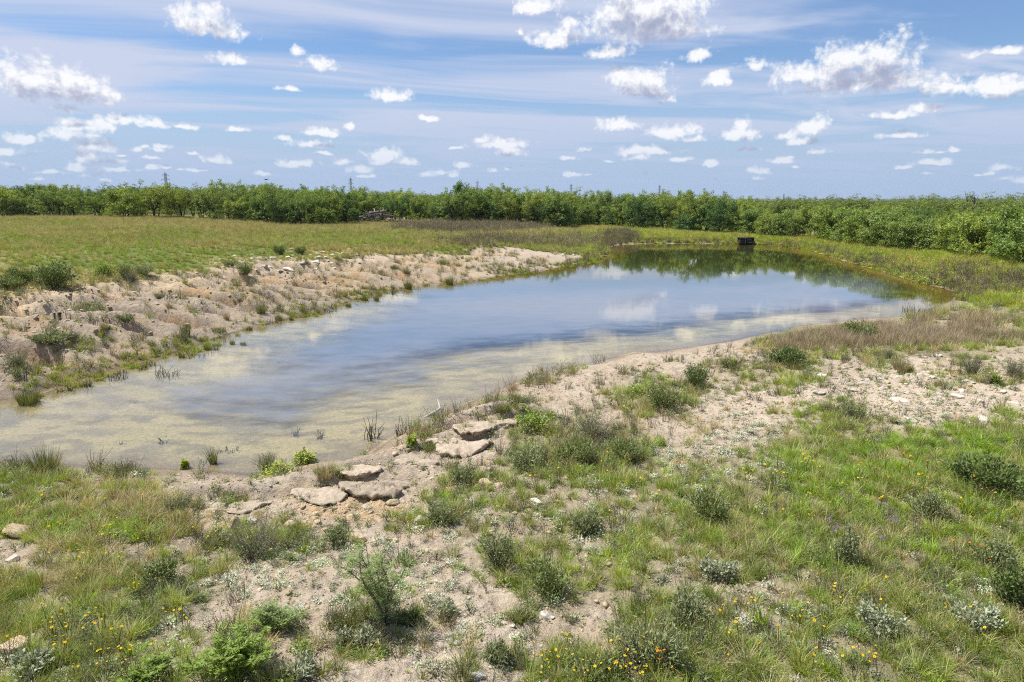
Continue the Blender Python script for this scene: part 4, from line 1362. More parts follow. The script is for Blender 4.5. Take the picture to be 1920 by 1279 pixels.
# ------------------------------------------------------------------ shrubs and single plants
SM = dict(
    dark=leaf_material('shrub_dark_leaf', (.12, .17, .04), (.14, .19, .046), .3, var=.4),
    olive=leaf_material('shrub_olive_leaf', (.18, .22, .062), (.20, .24, .07), .3, var=.4),
    grey=leaf_material('shrub_grey_leaf', (.22, .25, .105), (.25, .28, .12), .25, var=.4),
    bright=leaf_material('shrub_bright_leaf', (.23, .32, .035), (.25, .34, .04), .4, var=.5),
    feather=leaf_material('sapling_leaf', (.26, .34, .10), (.28, .36, .11), .4, var=.35),
    lime=leaf_material('lime_leaf', (.36, .42, .07), (.38, .44, .08), .3, var=.4),
    silver=leaf_material('silver_shrub_leaf', (.33, .36, .22), (.38, .41, .26), .2, var=.4),
    straw=leaf_material('straw_blade', (.36, .29, .16), (.40, .33, .19), .25, var=.35),
    rush=leaf_material('rush_blade', (.16, .19, .05), (.18, .20, .06), .3, var=.4),
    stem=rough_material('twig_bark', (.075, .058, .045), (.13, .105, .085), 12, .9, .3),
    grey_stem=rough_material('grey_twig', (.17, .135, .115), (.24, .20, .175), 12, .9, .3),
)


def twigs(m, rg, n, w, h, r0=.008, kinks=4, lean=1.0, wob=.14):
    """upright stems; returns points along them"""
    P = []; D = []
    for k in range(n):
        a = rg.uniform(0, 6.28); q = rg.uniform(0, .10) * w
        ln = np.sqrt(rg.random()) * lean * w * .5 / h
        d = np.array([math.cos(a) * ln, math.sin(a) * ln, 1.])
        L = h * rg.uniform(.65, 1.05)
        pts = [np.array([math.cos(a) * q, math.sin(a) * q, -.04])]
        for j in range(kinks):
            d = d + rg.normal(size=3) * wob
            pts.append(pts[-1] + d / np.linalg.norm(d) * L / kinks * math.sqrt(1 + ln * ln))
        pts = np.array(pts)
        m.tube(pts, np.linspace(r0, r0 * .35, kinks + 1), 4, 0, False)
        t = rg.uniform(.2, 1.0, 14) * kinks
        i_ = np.minimum(t.astype(int), kinks - 1); f = (t - i_)[:, None]
        P.append(pts[i_] * (1 - f) + pts[i_ + 1] * f); D.append(pts[i_ + 1] - pts[i_])
    return np.concatenate(P), np.concatenate(D)


def shrub_mesh(kind, w, h, seed):
    """returns (stems mesh, foliage mesh)"""
    rg = np.random.default_rng(seed)
    S = MB(); L = MB()
    vol = max(w, .25) * max(h, .2)
    if kind in ('dark', 'olive', 'grey', 'silver'):
        ns = int(9 + 14 * min(w, 1.6))
        P, D = twigs(S, rg, ns, w, h * .95, .009)
        per = {'dark': 9, 'olive': 8, 'grey': 8, 'silver': 6}[kind]
        c = np.repeat(P, per, 0); rad = .16 * min(w, h * 1.4)
        c = c + rg.normal(size=c.shape) * rad * np.array([.55, .55, .42])
        # pull into a domed outline with lumps
        e = np.sqrt((c[:, 0] / (w * .52)) ** 2 + (c[:, 1] / (w * .52)) ** 2 + (np.maximum(c[:, 2], 0) / (h * 1.03)) ** 2)
        c = c[(e < 1.05) & (c[:, 2] > .01)]
        d = rg.normal(size=c.shape) + np.array([0, 0, .6]) + c / (np.linalg.norm(c, axis=1)[:, None] + .05)
        sc = {'dark': (.055, .022), 'olive': (.06, .018), 'grey': (.055, .015), 'silver': (.05, .026)}[kind]
        k = 1 + .8 * max(0, w - .8)
        L.leaves(c, d, rg.uniform(.7, 1.3, len(c)) * sc[0] * k, rg.uniform(.7, 1.3, len(c)) * sc[1] * k, up=np.array([0, 0, .8]))
        return S.mesh('stems', [SM['stem']]), L.mesh('foliage', [SM[kind]])
    if kind == 'twiggy':
        P, D = twigs(S, rg, int(70 + 60 * min(w, 1.5)), w, h, .005, 4, 1.1, .22)
        c = np.repeat(P, 2, 0) + rg.normal(size=(len(P) * 2, 3)) * .03
        L.leaves(c, rg.normal(size=c.shape) + np.array([0, 0, .5]), .03, .009)
        return S.mesh('stems', [SM['grey_stem']]), L.mesh('foliage', [SM['grey']])
    if kind in ('feather', 'bright'):
        ks = min(1., .35 + .45 * w)
        ns = 7 if kind == 'feather' else 9
        P, D = twigs(S, rg, ns, w * (.8 if kind == 'feather' else 1.0), h * .97, .013, 6, 1.0, .2)
        # side sprays carrying rows of narrow leaflets
        for p_, d_ in zip(P, D):
            for s_ in range(2 if kind == 'feather' else 2):
                a = rg.uniform(0, 6.28)
                ax = np.array([math.cos(a), math.sin(a), rg.uniform(-.1, .6)]) + d_ / np.linalg.norm(d_) * .4
                ax /= np.linalg.norm(ax)
                ln = rg.uniform(.12, .24) * ks
                S.tube([p_, p_ + ax * ln], [.003, .0015], 3, 0, False)
                for q in range(2):
                    k = 14
                    b0 = p_ + ax * ln * (.5 + .5 * q)
                    dd = ax + rg.normal(size=3) * .5; dd /= np.linalg.norm(dd)
                    t = np.linspace(.02, .16, k)[:, None] * ks
                    c = b0 + dd * t - np.array([0, 0, 1.]) * t ** 2 * 1.2
                    sd_ = np.cross(dd, [0, 0, 1.]); sd_ /= np.linalg.norm(sd_) + 1e-6
                    s2 = np.where(np.arange(k) % 2 == 0, 1, -1)[:, None]
                    lw = (.045, .0085) if kind == 'feather' else (.06, .0125)
                    L.leaves(c, sd_ * s2 + dd * .5 + rg.normal(size=(k, 3)) * .15, lw[0], lw[1], up=np.array([0, 0, 1.]))
        return S.mesh('stems', [SM['stem']]), L.mesh('foliage', [SM[kind]])
    if kind in ('leafy', 'lime'):
        n = int(1400 * max(.35, vol))
        u = rg.normal(size=(n, 3)); u[:, 2] = np.abs(u[:, 2]); u /= np.linalg.norm(u, axis=1)[:, None]
        lump = .75 + .35 * np.sin(u[:, 0] * 5 + seed) * np.sin(u[:, 1] * 6 + 2)
        c = u * (rg.uniform(.45, 1, n) * lump)[:, None] * np.array([w * .5, w * .42, h])
        for k in range(22):
            e = c[rg.integers(0, n)]
            S.tube([(e[0] * .2, e[1] * .2, -.02), e * np.array([.6, .6, .7]), e], [.007, .005, .003], 4, 0, False)
        L.leaves(c, u * np.array([1, 1, .3]) + rg.normal(size=(n, 3)) * .5, rg.uniform(.06, .11, n), rg.uniform(.03, .05, n), up=np.array([0, 0, 1.]))
        return S.mesh('stems', [SM['stem']]), L.mesh('foliage', [SM['bright' if kind == 'leafy' else 'lime']])
    if kind in ('clump', 'rush', 'straw'):
        n = int(260 * min(1.6, max(.4, w / .5)))
        a = rg.uniform(0, 6.28, n); q = np.sqrt(rg.random(n)) * w * .28
        C0 = np.stack([np.cos(a) * q, np.sin(a) * q, np.full(n, -.03)], 1)
        le = {'clump': .7, 'rush': .3, 'straw': .5}[kind]
        D = np.stack([np.cos(a) * le * q / (w * .28), np.sin(a) * le * q / (w * .28), np.ones(n)], 1) + rg.normal(size=(n, 3)) * .10
        L.blades(C0, D, rg.uniform(.45, 1.0, n) * h * 1.1, rg.uniform(.006, .011, n), rg.uniform(.05, .6, n) * (.4 if kind == 'rush' else 1.))
        k = max(6, n // 12)
        a = rg.uniform(0, 6.28, k); q = np.sqrt(rg.random(k)) * w * .3
        C0 = np.stack([np.cos(a) * q, np.sin(a) * q, np.full(k, -.03)], 1)
        D = np.stack([np.cos(a) * .4, np.sin(a) * .4, np.ones(k)], 1) + rg.normal(size=(k, 3)) * .12
        S.blades(C0, D, rg.uniform(.8, 1.15, k) * h * 1.1, .006, rg.uniform(.1, .5, k))
        return S.mesh('seed_stalks', [SM['straw']]), L.mesh('blades', [SM['straw'] if kind == 'straw' else SM['rush']])
    if kind == 'stalks':
        n = int(14 + 20 * w)
        for j in range(n):
            a = rg.uniform(0, 6.28); q = np.sqrt(rg.random()) * w * .45; L_ = h * rg.uniform(.35, 1.05)
            p0 = np.array([math.cos(a) * q, math.sin(a) * q, -.12]); d = np.array([rg.normal() * .22, rg.normal() * .22, 1.])
            p1 = p0 + d * L_ * .6
            S.tube([p0, p1, p1 + (d + rg.normal(size=3) * .35) * L_ * .45], [.011, .008, .004], 4, 0, False)
            c = p1 + rg.normal(size=(5, 3)) * .05
            L.leaves(c, rg.normal(size=(5, 3)), .05, .016)
        return S.mesh('stalks', [SM['stem']]), L.mesh('dry_leaves', [SM['grey']])


NAMES = {'dark': ('shrub', 'shrub'), 'olive': ('shrub', 'shrub'), 'grey': ('grey_green_bush', 'bush'), 'silver': ('silver_leaved_bush', 'bush'), 'twiggy': ('twiggy_bush', 'bush'),
         'feather': ('mesquite_sapling', 'sapling'), 'bright': ('feathery_bush', 'bush'), 'leafy': ('leafy_plant', 'plant'), 'lime': ('waterside_plant', 'plant'),
         'clump': ('grass_clump', 'grass clump'), 'rush': ('rush_clump', 'rush clump'), 'straw': ('dry_grass_clump', 'grass clump'), 'stalks': ('dead_stalk_clump', 'dead stalks')}
_seed = [500]


def plant(px, py, wpx, hpx, kind, label, group=None, z=None, tint=None):
    g = ground_at(px, py) if z is None else np.array([*W(px, py, z), z])
    depth = g[1] * CP - (g[2] - CAM_H) * SP
    w = wpx / F * depth * (.86 if py > 700 else 1.0); h = hpx / F * depth * (.84 if py > 700 else .92)
    _seed[0] += 1
    nm, cat = NAMES[kind]
    t = bpy.data.objects.new(nm, None); t.empty_display_size = .2; COL.objects.link(t)
    # the foot the photograph shows is the near side of the plant
    dirn = g[:2] / np.linalg.norm(g[:2])
    xy = g[:2] + dirn * w * .22
    t.location = (float(xy[0]), float(xy[1]), max(h1(xy[0], xy[1]), -.25 if kind in ('stalks', 'rush', 'lime') else -.02)); t.rotation_euler = (0, 0, rnd.uniform(0, 6.28))
    a, b = shrub_mesh(kind, w, h, _seed[0])
    oa = link(a.name.split('.')[0], a, t); ob = link(b.name.split('.')[0], b, t)
    if tint:
        oa.color = (1, 1, 1, 1); ob.color = tuple(tint) + (1,)
    return tag(t, label, cat, group)


PL = [
    # left bank and pasture
    (106, 545, 84, 58, 'dark', 'dark green rounded bush at the foot of the left pasture, largest there'),
    (150, 590, 120, 46, 'grey', 'low spreading grey-green bush on the left bank below the dark rounded bush'),
    (45, 535, 70, 34, 'dark', 'dark low shrub between the left photo edge and the dark rounded bush'),
    (20, 545, 60, 26, 'olive', 'olive low shrub touching the left photo edge above the bare bank'),
    (195, 520, 52, 42, 'leafy', 'bright green leafy bush above the left bank, right of the dark rounded bush'),
    (235, 522, 40, 34, 'olive', 'olive shrub just right of the bright leafy bush on the left rise'),
    (272, 542, 42, 26, 'grey', 'small grey-green shrub on the lip of the left bank'),
    (248, 528, 26, 26, 'twiggy', 'small bare brown bush at the lip of the left bank'),
    (300, 560, 26, 12, 'twiggy', 'tiny brown bush on the orange clay of the left bank'),
    (462, 512, 40, 30, 'olive', 'olive shrub on the rocky lip of the left bank, left of two dark shrubs'),
    (525, 478, 30, 18, 'dark', 'left one of two small dark shrubs at the pasture edge'),
    (564, 478, 26, 17, 'dark', 'right one of two small dark shrubs at the pasture edge'),
    (432, 502, 34, 14, 'grey', 'flat grey-green bush on the stony left lip'),
    (740, 518, 22, 14, 'clump', 'small yellow-green grass clump near the left waterline, left of its twin'),
    (763, 514, 22, 14, 'clump', 'small yellow-green grass clump near the left waterline, right of its twin'),
    (832, 497, 44, 18, 'clump', 'wide yellow-green grass clump on the far part of the left shore'),
    (880, 496, 40, 16, 'clump', 'yellow-green grass clump right of the widest clump on the left shore'),
    (1015, 492, 50, 14, 'straw', 'straw-coloured grass clump on the tip of the left shore'),
    (920, 425, 30, 10, 'bright', 'bright green bush under the trees right of the dead wood heap'),
    (635, 428, 26, 10, 'leafy', 'yellow-green bush at the foot of the trees left of the dead wood heap'),
    (320, 600, 14, 20, 'straw', 'thin upright dry tuft on the left bank above the dead stalks'),
    (425, 600, 12, 22, 'straw', 'thin upright dry tuft at the water edge of the left bank'),
    (200, 645, 18, 18, 'straw', 'short dry tuft low on the left bank'),
    (148, 655, 26, 20, 'straw', 'green-based dry tuft low on the left bank left of the short one'),
    (35, 690, 34, 36, 'twiggy', 'brown twiggy bush at the left photo edge above the water'),
    (95, 670, 90, 22, 'grey', 'flat grey-green weed mat low on the left bank'),
    (240, 622, 46, 16, 'grey', 'flat grey-green weed mat in the middle of the left bank'),
    # by and in the water
    (312, 705, 56, 34, 'stalks', 'widest clump of dead dark stalks standing in the shallows by the left bank', None, 0.0),
    (213, 712, 60, 26, 'stalks', 'dead stalks with green weed at the water edge left of the widest clump', None, 0.0),
    (365, 668, 70, 18, 'stalks', 'dark dead stalks in the shallows right of the widest clump', None, 0.0),
    (252, 745, 30, 14, 'stalks', 'thin grey stalks standing alone off the left shore', None, 0.0),
    (510, 608, 44, 16, 'stalks', 'grey flattened stalks in the shallows at the middle of the left shore', None, 0.0),
    (55, 758, 66, 40, 'rush', 'bright green rush clump standing in the water at the far left', None, 0.0),
    (140, 640, 24, 18, 'twiggy', 'tiny brown bush on the bare slope above the dead stalks'),
    (490, 598, 26, 24, 'rush', 'green rush clump in the shallows of the left shore', None, 0.0),
    (410, 628, 50, 14, 'rush', 'yellow-green rushes at the water edge of the left bank', None, 0.0),
    (350, 640, 22, 34, 'rush', 'thin tall yellow-green rushes right of the dead stalks', None, 0.0),
    (698, 825, 34, 58, 'stalks', 'dark dead stalks with one tall stem in the shallow near water', None, 0.0),
    (750, 820, 20, 44, 'stalks', 'two thin brown stems beside the dark dead stalks in the shallows', None, 0.0),
    (602, 815, 16, 26, 'stalks', 'three short dark stems in the shallow water right of the slate patch', None, 0.0),
    (555, 807, 12, 26, 'stalks', 'two thin grey stems in the shallow water left of the three short ones', None, 0.0),
    (302, 826, 16, 26, 'stalks', 'thin pale stems in the near shallow water at the centre left', None, 0.0),
    (226, 828, 9, 15, 'stalks', 'pair of short dark stems in the near shallow water far left', None, 0.0),
    (1004, 722, 30, 30, 'stalks', 'thin forked stems in the shallows off the near bank at the centre', None, 0.0),
    (400, 870, 22, 46, 'rush', 'upright green water plants close to the near shore', None, 0.0),
    (347, 880, 14, 22, 'lime', 'tiny yellow-green plant close to the near shore', None, 0.0),
    (430, 845, 36, 20, 'stalks', 'flattened dark weed in the shallows behind the upright water plants', None, 0.0),
    (525, 902, 88, 50, 'lime', 'lime-green mounded plant on wet mud at the near water edge', None, .05),
    (572, 868, 58, 36, 'lime', 'lime-green sprawling plant reaching into the near shallows', None, 0.02),
    (500, 880, 50, 40, 'twiggy', 'grey-brown twigs standing behind the lime-green mounded plant', None, .05),
    (773, 870, 26, 24, 'lime', 'small yellow-leaved plant on the near mud', None, .1),
    (610, 905, 50, 40, 'straw', 'straw-coloured grass on top of the eroded hump by the water'),
    # near bank
    (85, 892, 64, 80, 'rush', 'tall green and straw rush clump at the near shore, far left'),
    (32, 880, 40, 44, 'twiggy', 'brown twiggy tuft left of the tall rush clump'),
    (235, 885, 40, 46, 'twiggy', 'dark brown twiggy tuft at the near water edge'),
    (428, 935, 30, 26, 'twiggy', 'small dark purple-brown twiggy bush on the near mud'),
    (337, 965, 60, 44, 'twiggy', 'low brown twiggy bush left of the flat tan stones'),
    (480, 1050, 150, 95, 'twiggy', 'wide grey-brown twiggy bush with green base, left of centre'),
    (405, 1022, 60, 34, 'grey', 'small blue-green bush left of the wide twiggy bush'),
    (635, 1025, 56, 50, 'grey', 'round grey-green bush right of the wide twiggy bush'),
    (725, 1190, 112, 225, 'feather', 'pale green mesquite sapling with dark forked stems on bare ground'),
    (768, 1180, 60, 40, 'olive', 'dark green shrub at the right foot of the sapling'),
    (655, 1180, 80, 60, 'clump', 'olive grass clump at the left foot of the sapling'),
    (440, 1285, 120, 120, 'bright', 'big bright green feathery bush at the bottom left of centre'),
    (265, 1290, 70, 45, 'bright', 'bright green feathery bush cut by the bottom edge'),
    (520, 1185, 60, 60, 'feather', 'small pale green sprig behind the big bright feathery bush'),
    (760, 1056, 46, 32, 'clump', 'dark green grass tuft up-slope of the sapling'),
    (978, 1172, 50, 48, 'clump', 'green grass clump with straw seed stalks alone on bare soil'),
    (868, 1285, 60, 56, 'clump', 'dark grass clump at the bottom edge beside a white stone'),
    (930, 1250, 60, 50, 'grey', 'grey-green bush right of the bottom grass clump'),
    (935, 1075, 82, 105, 'grey', 'tall blue-grey bush in the centre foreground'),
    (1025, 1125, 130, 95, 'olive', 'olive bush with dark base right of the tall blue-grey bush'),
    (870, 912, 62, 56, 'grey', 'dark blue-green bush above the tan stones in the centre'),
    (1000, 812, 112, 52, 'leafy', 'bright leafy sprawling plant above the eroded bank'),
    (940, 786, 34, 30, 'clump', 'green grass clump left of the bright leafy sprawling plant'),
    (970, 758, 44, 26, 'clump', 'yellow-green grass clump at the near water edge in the centre'),
    (815, 838, 26, 18, 'clump', 'small green tuft on the eroded bank by the water'),
    (985, 880, 120, 52, 'grey', 'wide grey-green bush left in the row above the centre stones'),
    (1080, 875, 110, 58, 'olive', 'wide olive bush in the middle of the row above the centre'),
    (1165, 868, 90, 54, 'olive', 'dark green bush at the right end of the row above the centre'),
    (1110, 830, 110, 60, 'twiggy', 'brown twiggy weeds behind the row of bushes above the centre'),
    (1240, 770, 90, 60, 'olive', 'olive green herb mound left of the dark bank shrub'),
    (1190, 745, 60, 40, 'leafy', 'leafy green herb with yellow flowers near the water, centre right'),
    (1308, 730, 66, 58, 'dark', 'dark green upright shrub on the near bank right of centre'),
    (1366, 692, 40, 22, 'olive', 'small green shrub up-slope of the dark upright shrub'),
    (1475, 686, 84, 40, 'dark', 'dark spreading shrub on the near bank below the reddish grass'),
    (1612, 640, 74, 44, 'olive', 'green shrub standing in the reddish dry grass by the water'),
    (1595, 790, 62, 50, 'grey', 'grey-green rounded bush at the top of the bright green meadow'),
    (1640, 580, 24, 12, 'stalks', 'dark stalks standing in the water at the right tip of the pond', None, 0.0),
    (1712, 585, 40, 18, 'stalks', 'dark dead stalks in white-lit water at the right shore', None, 0.0),
    (1820, 705, 40, 50, 'twiggy', 'brown upright weed on the stony slope at the right'),
    (1900, 710, 44, 50, 'twiggy', 'brown upright weed at the right photo edge'),
    (1865, 722, 24, 30, 'leafy', 'small bright green leafy plant on the stony slope at the right'),
    (1665, 675, 16, 24, 'twiggy', 'thin brown weed on the stony slope in the middle right'),
    (1690, 700, 40, 26, 'straw', 'straw grass tuft on the stony slope in the middle right'),
    (1762, 728, 34, 24, 'straw', 'golden grass tuft among the stones at the right'),
    (1855, 530, 30, 12, 'twiggy', 'brown bush by the bare spit at the right tip of the pond'),
    (1580, 1070, 70, 110, 'grey', 'tall blue-grey spire plant in the middle of the right meadow'),
    (1745, 985, 80, 70, 'grey', 'rounded blue-grey bush in the right meadow below the red flowers'),
    (1840, 930, 170, 80, 'dark', 'dark green mounded plant among red flowers at the right'),
    (1900, 1150, 90, 120, 'dark', 'dark green bush cut by the right edge low down'),
    (1860, 1075, 90, 80, 'grey', 'blue-grey bush above the dark bush at the right edge'),
    (1215, 1265, 170, 110, 'grey', 'big grey-green bush at the bottom centre right'),
    (1290, 1190, 120, 90, 'grey', 'grey-green bush behind the big bottom bush'),
    (1130, 1290, 110, 60, 'olive', 'olive bush at the bottom edge with yellow flowers'),
    (1350, 1095, 90, 50, 'silver', 'silver-leaved bush beside the small pink bare patch'),
    (560, 1285, 90, 50, 'silver', 'blue-silver bush at the bottom edge, right of the big feathery bush'),
    (690, 1215, 50, 40, 'silver', 'silver-leaved bush below the sapling, right one'),
    (648, 1215, 44, 40, 'silver', 'silver-leaved bush below the sapling, left one'),
    (838, 1160, 50, 34, 'silver', 'silver-leaved bush right of the sapling on bare soil'),
    (1640, 1190, 120, 50, 'silver', 'silver-leaved patch plant low in the right meadow'),
    (1830, 1190, 110, 60, 'silver', 'silver-leaved plant beside the dark bush at the right edge'),
    (60, 1270, 100, 50, 'silver', 'silver-leaved plant in the bottom left corner'),
    (300, 1100, 90, 60, 'olive', 'olive bush in the left flower meadow'),
    (830, 985, 70, 50, 'grey', 'grey-green bush beside pale stones in the centre'),
    (1330, 985, 100, 70, 'olive', 'olive herb mound at the left end of the right meadow'),
    (1100, 1000, 90, 50, 'grey', 'grey low bush below the middle row of bushes'),
]
for row in PL:
    plant(*row)

# low growth around the feet of the plants on the near bank
bed = Bed()
for (px, py, wpx, hpx, kind, *_r) in PL:
    if py < 640 or (len(_r) > 2 and _r[2] is not None):
        continue
    g = ground_at(px, py); depth = g[1] * CP - (g[2] - CAM_H) * SP; w = wpx / F * depth
    n = int((10 + 26 * w) * (.55 if py > 1000 and px < 1100 else 1.))
    a = RNG.uniform(0, 6.28, n); q = w * .25 + np.abs(RNG.normal(size=n)) * (.18 + w * .32)
    x = g[0] + np.cos(a) * q; y = g[1] + w * .22 + np.sin(a) * q
    ok = pond_sd(x, y)[0] > .05; x, y = x[ok], y[ok]
    u = RNG.random(len(x)); sz = .75 if py > 900 else .95
    for kk, lo, hi in (('green', 0, .34), ('grey', .34, .5), ('silver', .5, .68), ('stem', .68, .82), ('dry', .82, .9), ('herb', .9, 1)):
        k_ = (u >= lo) & (u < hi); bed.add(kk, x[k_], y[k_], sz * (.8 if kk == 'stem' else 1.), (1.05, 1.05, .95), .3)
bed.build('undergrowth', 'mixed low grass, weeds and dead stems around the bushes of the near bank')

# thin reeds along the left waterline: alike, so they share a label by stretch of shore
REED = [(75, 742), (110, 730), (132, 728), (165, 722), (190, 705), (232, 700), (262, 690), (285, 684), (345, 672), (385, 655), (404, 650), (432, 640), (452, 640), (470, 620), (520, 603), (548, 600), (572, 592), (600, 588),
        (628, 578), (655, 570), (680, 562), (705, 556), (735, 548), (770, 541), (800, 537), (840, 531)]
for (rx, ry) in REED:
    nearp = rx < 330
    plant(rx + rnd.uniform(-5, 5), ry + rnd.uniform(-2, 6), rnd.uniform(10, 22), rnd.uniform(14, 30) * (1.0 if nearp else .75), rnd.choice(['stalks', 'rush', 'rush']),
          'thin reeds in the shallows along the left shore, ' + ('left of the widest dead stalks' if nearp else 'right of the widest dead stalks'),
          'reeds along the left shore, ' + ('near stretch' if nearp else 'far stretch'), z=0.0)

# ------------------------------------------------------------------ wild flowers
def paint(name, c, c2=None, rough=.6):
    m, nt, out = new_mat(name)
    oi = N(nt, 'ShaderNodeObjectInfo')
    cc = mix_c(nt, oi.outputs['Random'], c, c2 or c)
    d = N(nt, 'ShaderNodeBsdfDiffuse'); t = N(nt, 'ShaderNodeBsdfTranslucent'); nt.links.new(cc, d.inputs[0]); nt.links.new(cc, t.inputs[0])
    ms = N(nt, 'ShaderNodeMixShader'); ms.inputs[0].default_value = .35
    nt.links.new(d.outputs[0], ms.inputs[1]); nt.links.new(t.outputs[0], ms.inputs[2]); nt.links.new(ms.outputs[0], out.inputs[0])
    return m


fstem = paint('flower_stem', (.10, .15, .03)); feye = paint('flower_eye', (.62, .33, .02))
petal = {'yellow': paint('yellow_petal', (.85, .68, .03), (.88, .56, .02)), 'orange': paint('orange_petal', (.75, .20, .03), (.80, .30, .04)), 'purple': paint('purple_petal', (.35, .20, .42), (.45, .30, .50))}


def flower_mesh(c, seed, heads):
    rg = np.random.default_rng(seed); m = MB()
    for k in range(heads):
        a = rg.uniform(0, 6.28); q = rg.uniform(.0, .09); h = rg.uniform(.24, .38)
        tip = np.array([math.cos(a) * q * 1.6, math.sin(a) * q * 1.6, h])
        m.tube([(0, 0, -.02), tip * np.array([.4, .4, .55]), tip], [.004, .003, .0025], 3, 0, False)
        if c == 'purple':
            cc = tip + rg.normal(size=(26, 3)) * np.array([.008, .008, .022])
            m.leaves(cc, rg.normal(size=(26, 3)), .016, .009, 1)
            continue
        tilt = rg.normal(size=3) * .35 + np.array([0, 0, 1.]); tilt /= np.linalg.norm(tilt)
        A = np.cross(tilt, [1, .2, 0]); A /= np.linalg.norm(A); Bv = np.cross(tilt, A)
        n = 9; th = np.arange(n) / n * 6.283
        D = np.cos(th)[:, None] * A + np.sin(th)[:, None] * Bv + tilt * .15
        m.leaves(tip + D * .002, D, rg.uniform(.014, .020), .0125, 1, up=tilt * 3)
        e = np.arange(6) / 6 * 6.283
        ring = tip + tilt * .004 + .005 * (np.cos(e)[:, None] * A + np.sin(e)[:, None] * Bv)
        m.add(np.vstack([ring, tip + tilt * .008]), None, [(i_, (i_ + 1) % 6, 6) for i_ in range(6)], 2)
    return m.mesh('wildflower', [fstem, petal[c], feye])


FL = {c: [flower_mesh(c, 900 + i_ * 7 + len(c), hd) for i_, hd in enumerate((1, 2, 3))] for c in petal}
FZ = [  # colour, photo zone, how many, label, group
    ('yellow', (170, 1165, 190, 110), 46, 'yellow daisy-like flower in the grass at the lower left', 'yellow flowers, lower left'),
    ('yellow', (190, 985, 170, 70), 30, 'yellow daisy-like flower in the tall straw grass at the left', 'yellow flowers, left by the rush clump'),
    ('yellow', (500, 1000, 140, 70), 20, 'yellow flower around the wide grey-brown twiggy bush', 'yellow flowers around the twiggy bush'),
    ('yellow', (1130, 1240, 150, 50), 34, 'yellow daisy-like flower around the big bottom bush', 'yellow flowers at the bottom centre'),
    ('yellow', (1560, 1180, 290, 90), 44, 'yellow flower in the lower part of the right meadow', 'yellow flowers, right meadow, lower part'),
    ('yellow', (1600, 920, 280, 60), 44, 'yellow flower in the upper part of the right meadow', 'yellow flowers, right meadow, upper part'),
    ('yellow', (1120, 900, 160, 70), 22, 'yellow flower among the row of bushes above the centre', 'yellow flowers among the middle bushes'),
    ('yellow', (1200, 740, 70, 30), 10, 'yellow flower in the herbs near the water, centre right', 'yellow flowers near the water'),
    ('orange', (1850, 960, 110, 90), 26, 'orange-red flower by the dark mounded plant at the right', 'orange-red flowers at the right'),
    ('orange', (1240, 1265, 60, 20), 8, 'orange flower at the bottom centre', 'orange flowers at the bottom centre'),
    ('orange', (1720, 880, 120, 30), 14, 'orange flower at the top of the right meadow', 'orange flowers, top of the right meadow'),
    ('purple', (1640, 980, 90, 50), 18, 'small purple flower spike in the right meadow', 'purple flowers in the right meadow'),
]
for c, (cx, cy_, rx, ry), n, lab, grp in FZ:
    for k in range(n):
        a = rnd.uniform(0, 6.28); q = math.sqrt(rnd.random())
        fx, fy = cx + math.cos(a) * q * rx, cy_ + math.sin(a) * q * ry
        if fy > 1275 or fx < 4 or fx > 1916:
            continue
        g = ground_at(fx, fy + 25, 1.0, 3)
        o = link(f'{c}_wildflower', rnd.choice(FL[c]), None, (g[0], g[1], g[2] - .01), rnd.uniform(0, 6.28), rnd.uniform(.6, 1.05) * (1.0 if fy > 950 else 1.2))
        tag(o, lab, 'flower', grp)

# ------------------------------------------------------------------ stones
stone_m = {'tan': rough_material('tan_stone', (.50, .36, .20), (.62, .50, .34), 5, .9, .7), 'pale': rough_material('pale_stone', (.50, .43, .34), (.66, .60, .50), 5, .9, .6),
           'white': rough_material('white_stone', (.62, .59, .54), (.74, .72, .68), 5, .85, .5), 'grey': rough_material('grey_stone', (.36, .32, .28), (.50, .45, .39), 5, .9, .7)}
import bmesh


def stone_mesh(seed, sx, sy, sz, mat):
    rg = np.random.default_rng(seed)
    bm = bmesh.new(); bmesh.ops.create_icosphere(bm, subdivisions=3, radius=1)
    ph = rg.uniform(0, 6, 6)
    nrm_ = rg.normal(size=(7, 3)); nrm_ /= np.linalg.norm(nrm_, axis=1)[:, None]; cut = rg.uniform(.45, .85, 7)
    for v in bm.verts:
        p = np.array(v.co)
        for n_, c_ in zip(nrm_, cut):           # broken faces
            d_ = p @ n_ - c_
            if d_ > 0:
                p = p - n_ * d_ * .92
        p = p * (1 + .06 * math.sin(p[0] * 5 + ph[0]) * math.sin(p[1] * 6 + ph[1]) + .04 * math.sin(p[2] * 9 + ph[2]))
        v.co = (p[0] * sx, p[1] * sy, p[2] * sz)
    me_ = bpy.data.meshes.new('stone'); bm.to_mesh(me_); bm.free(); me_.materials.append(mat)
    return me_


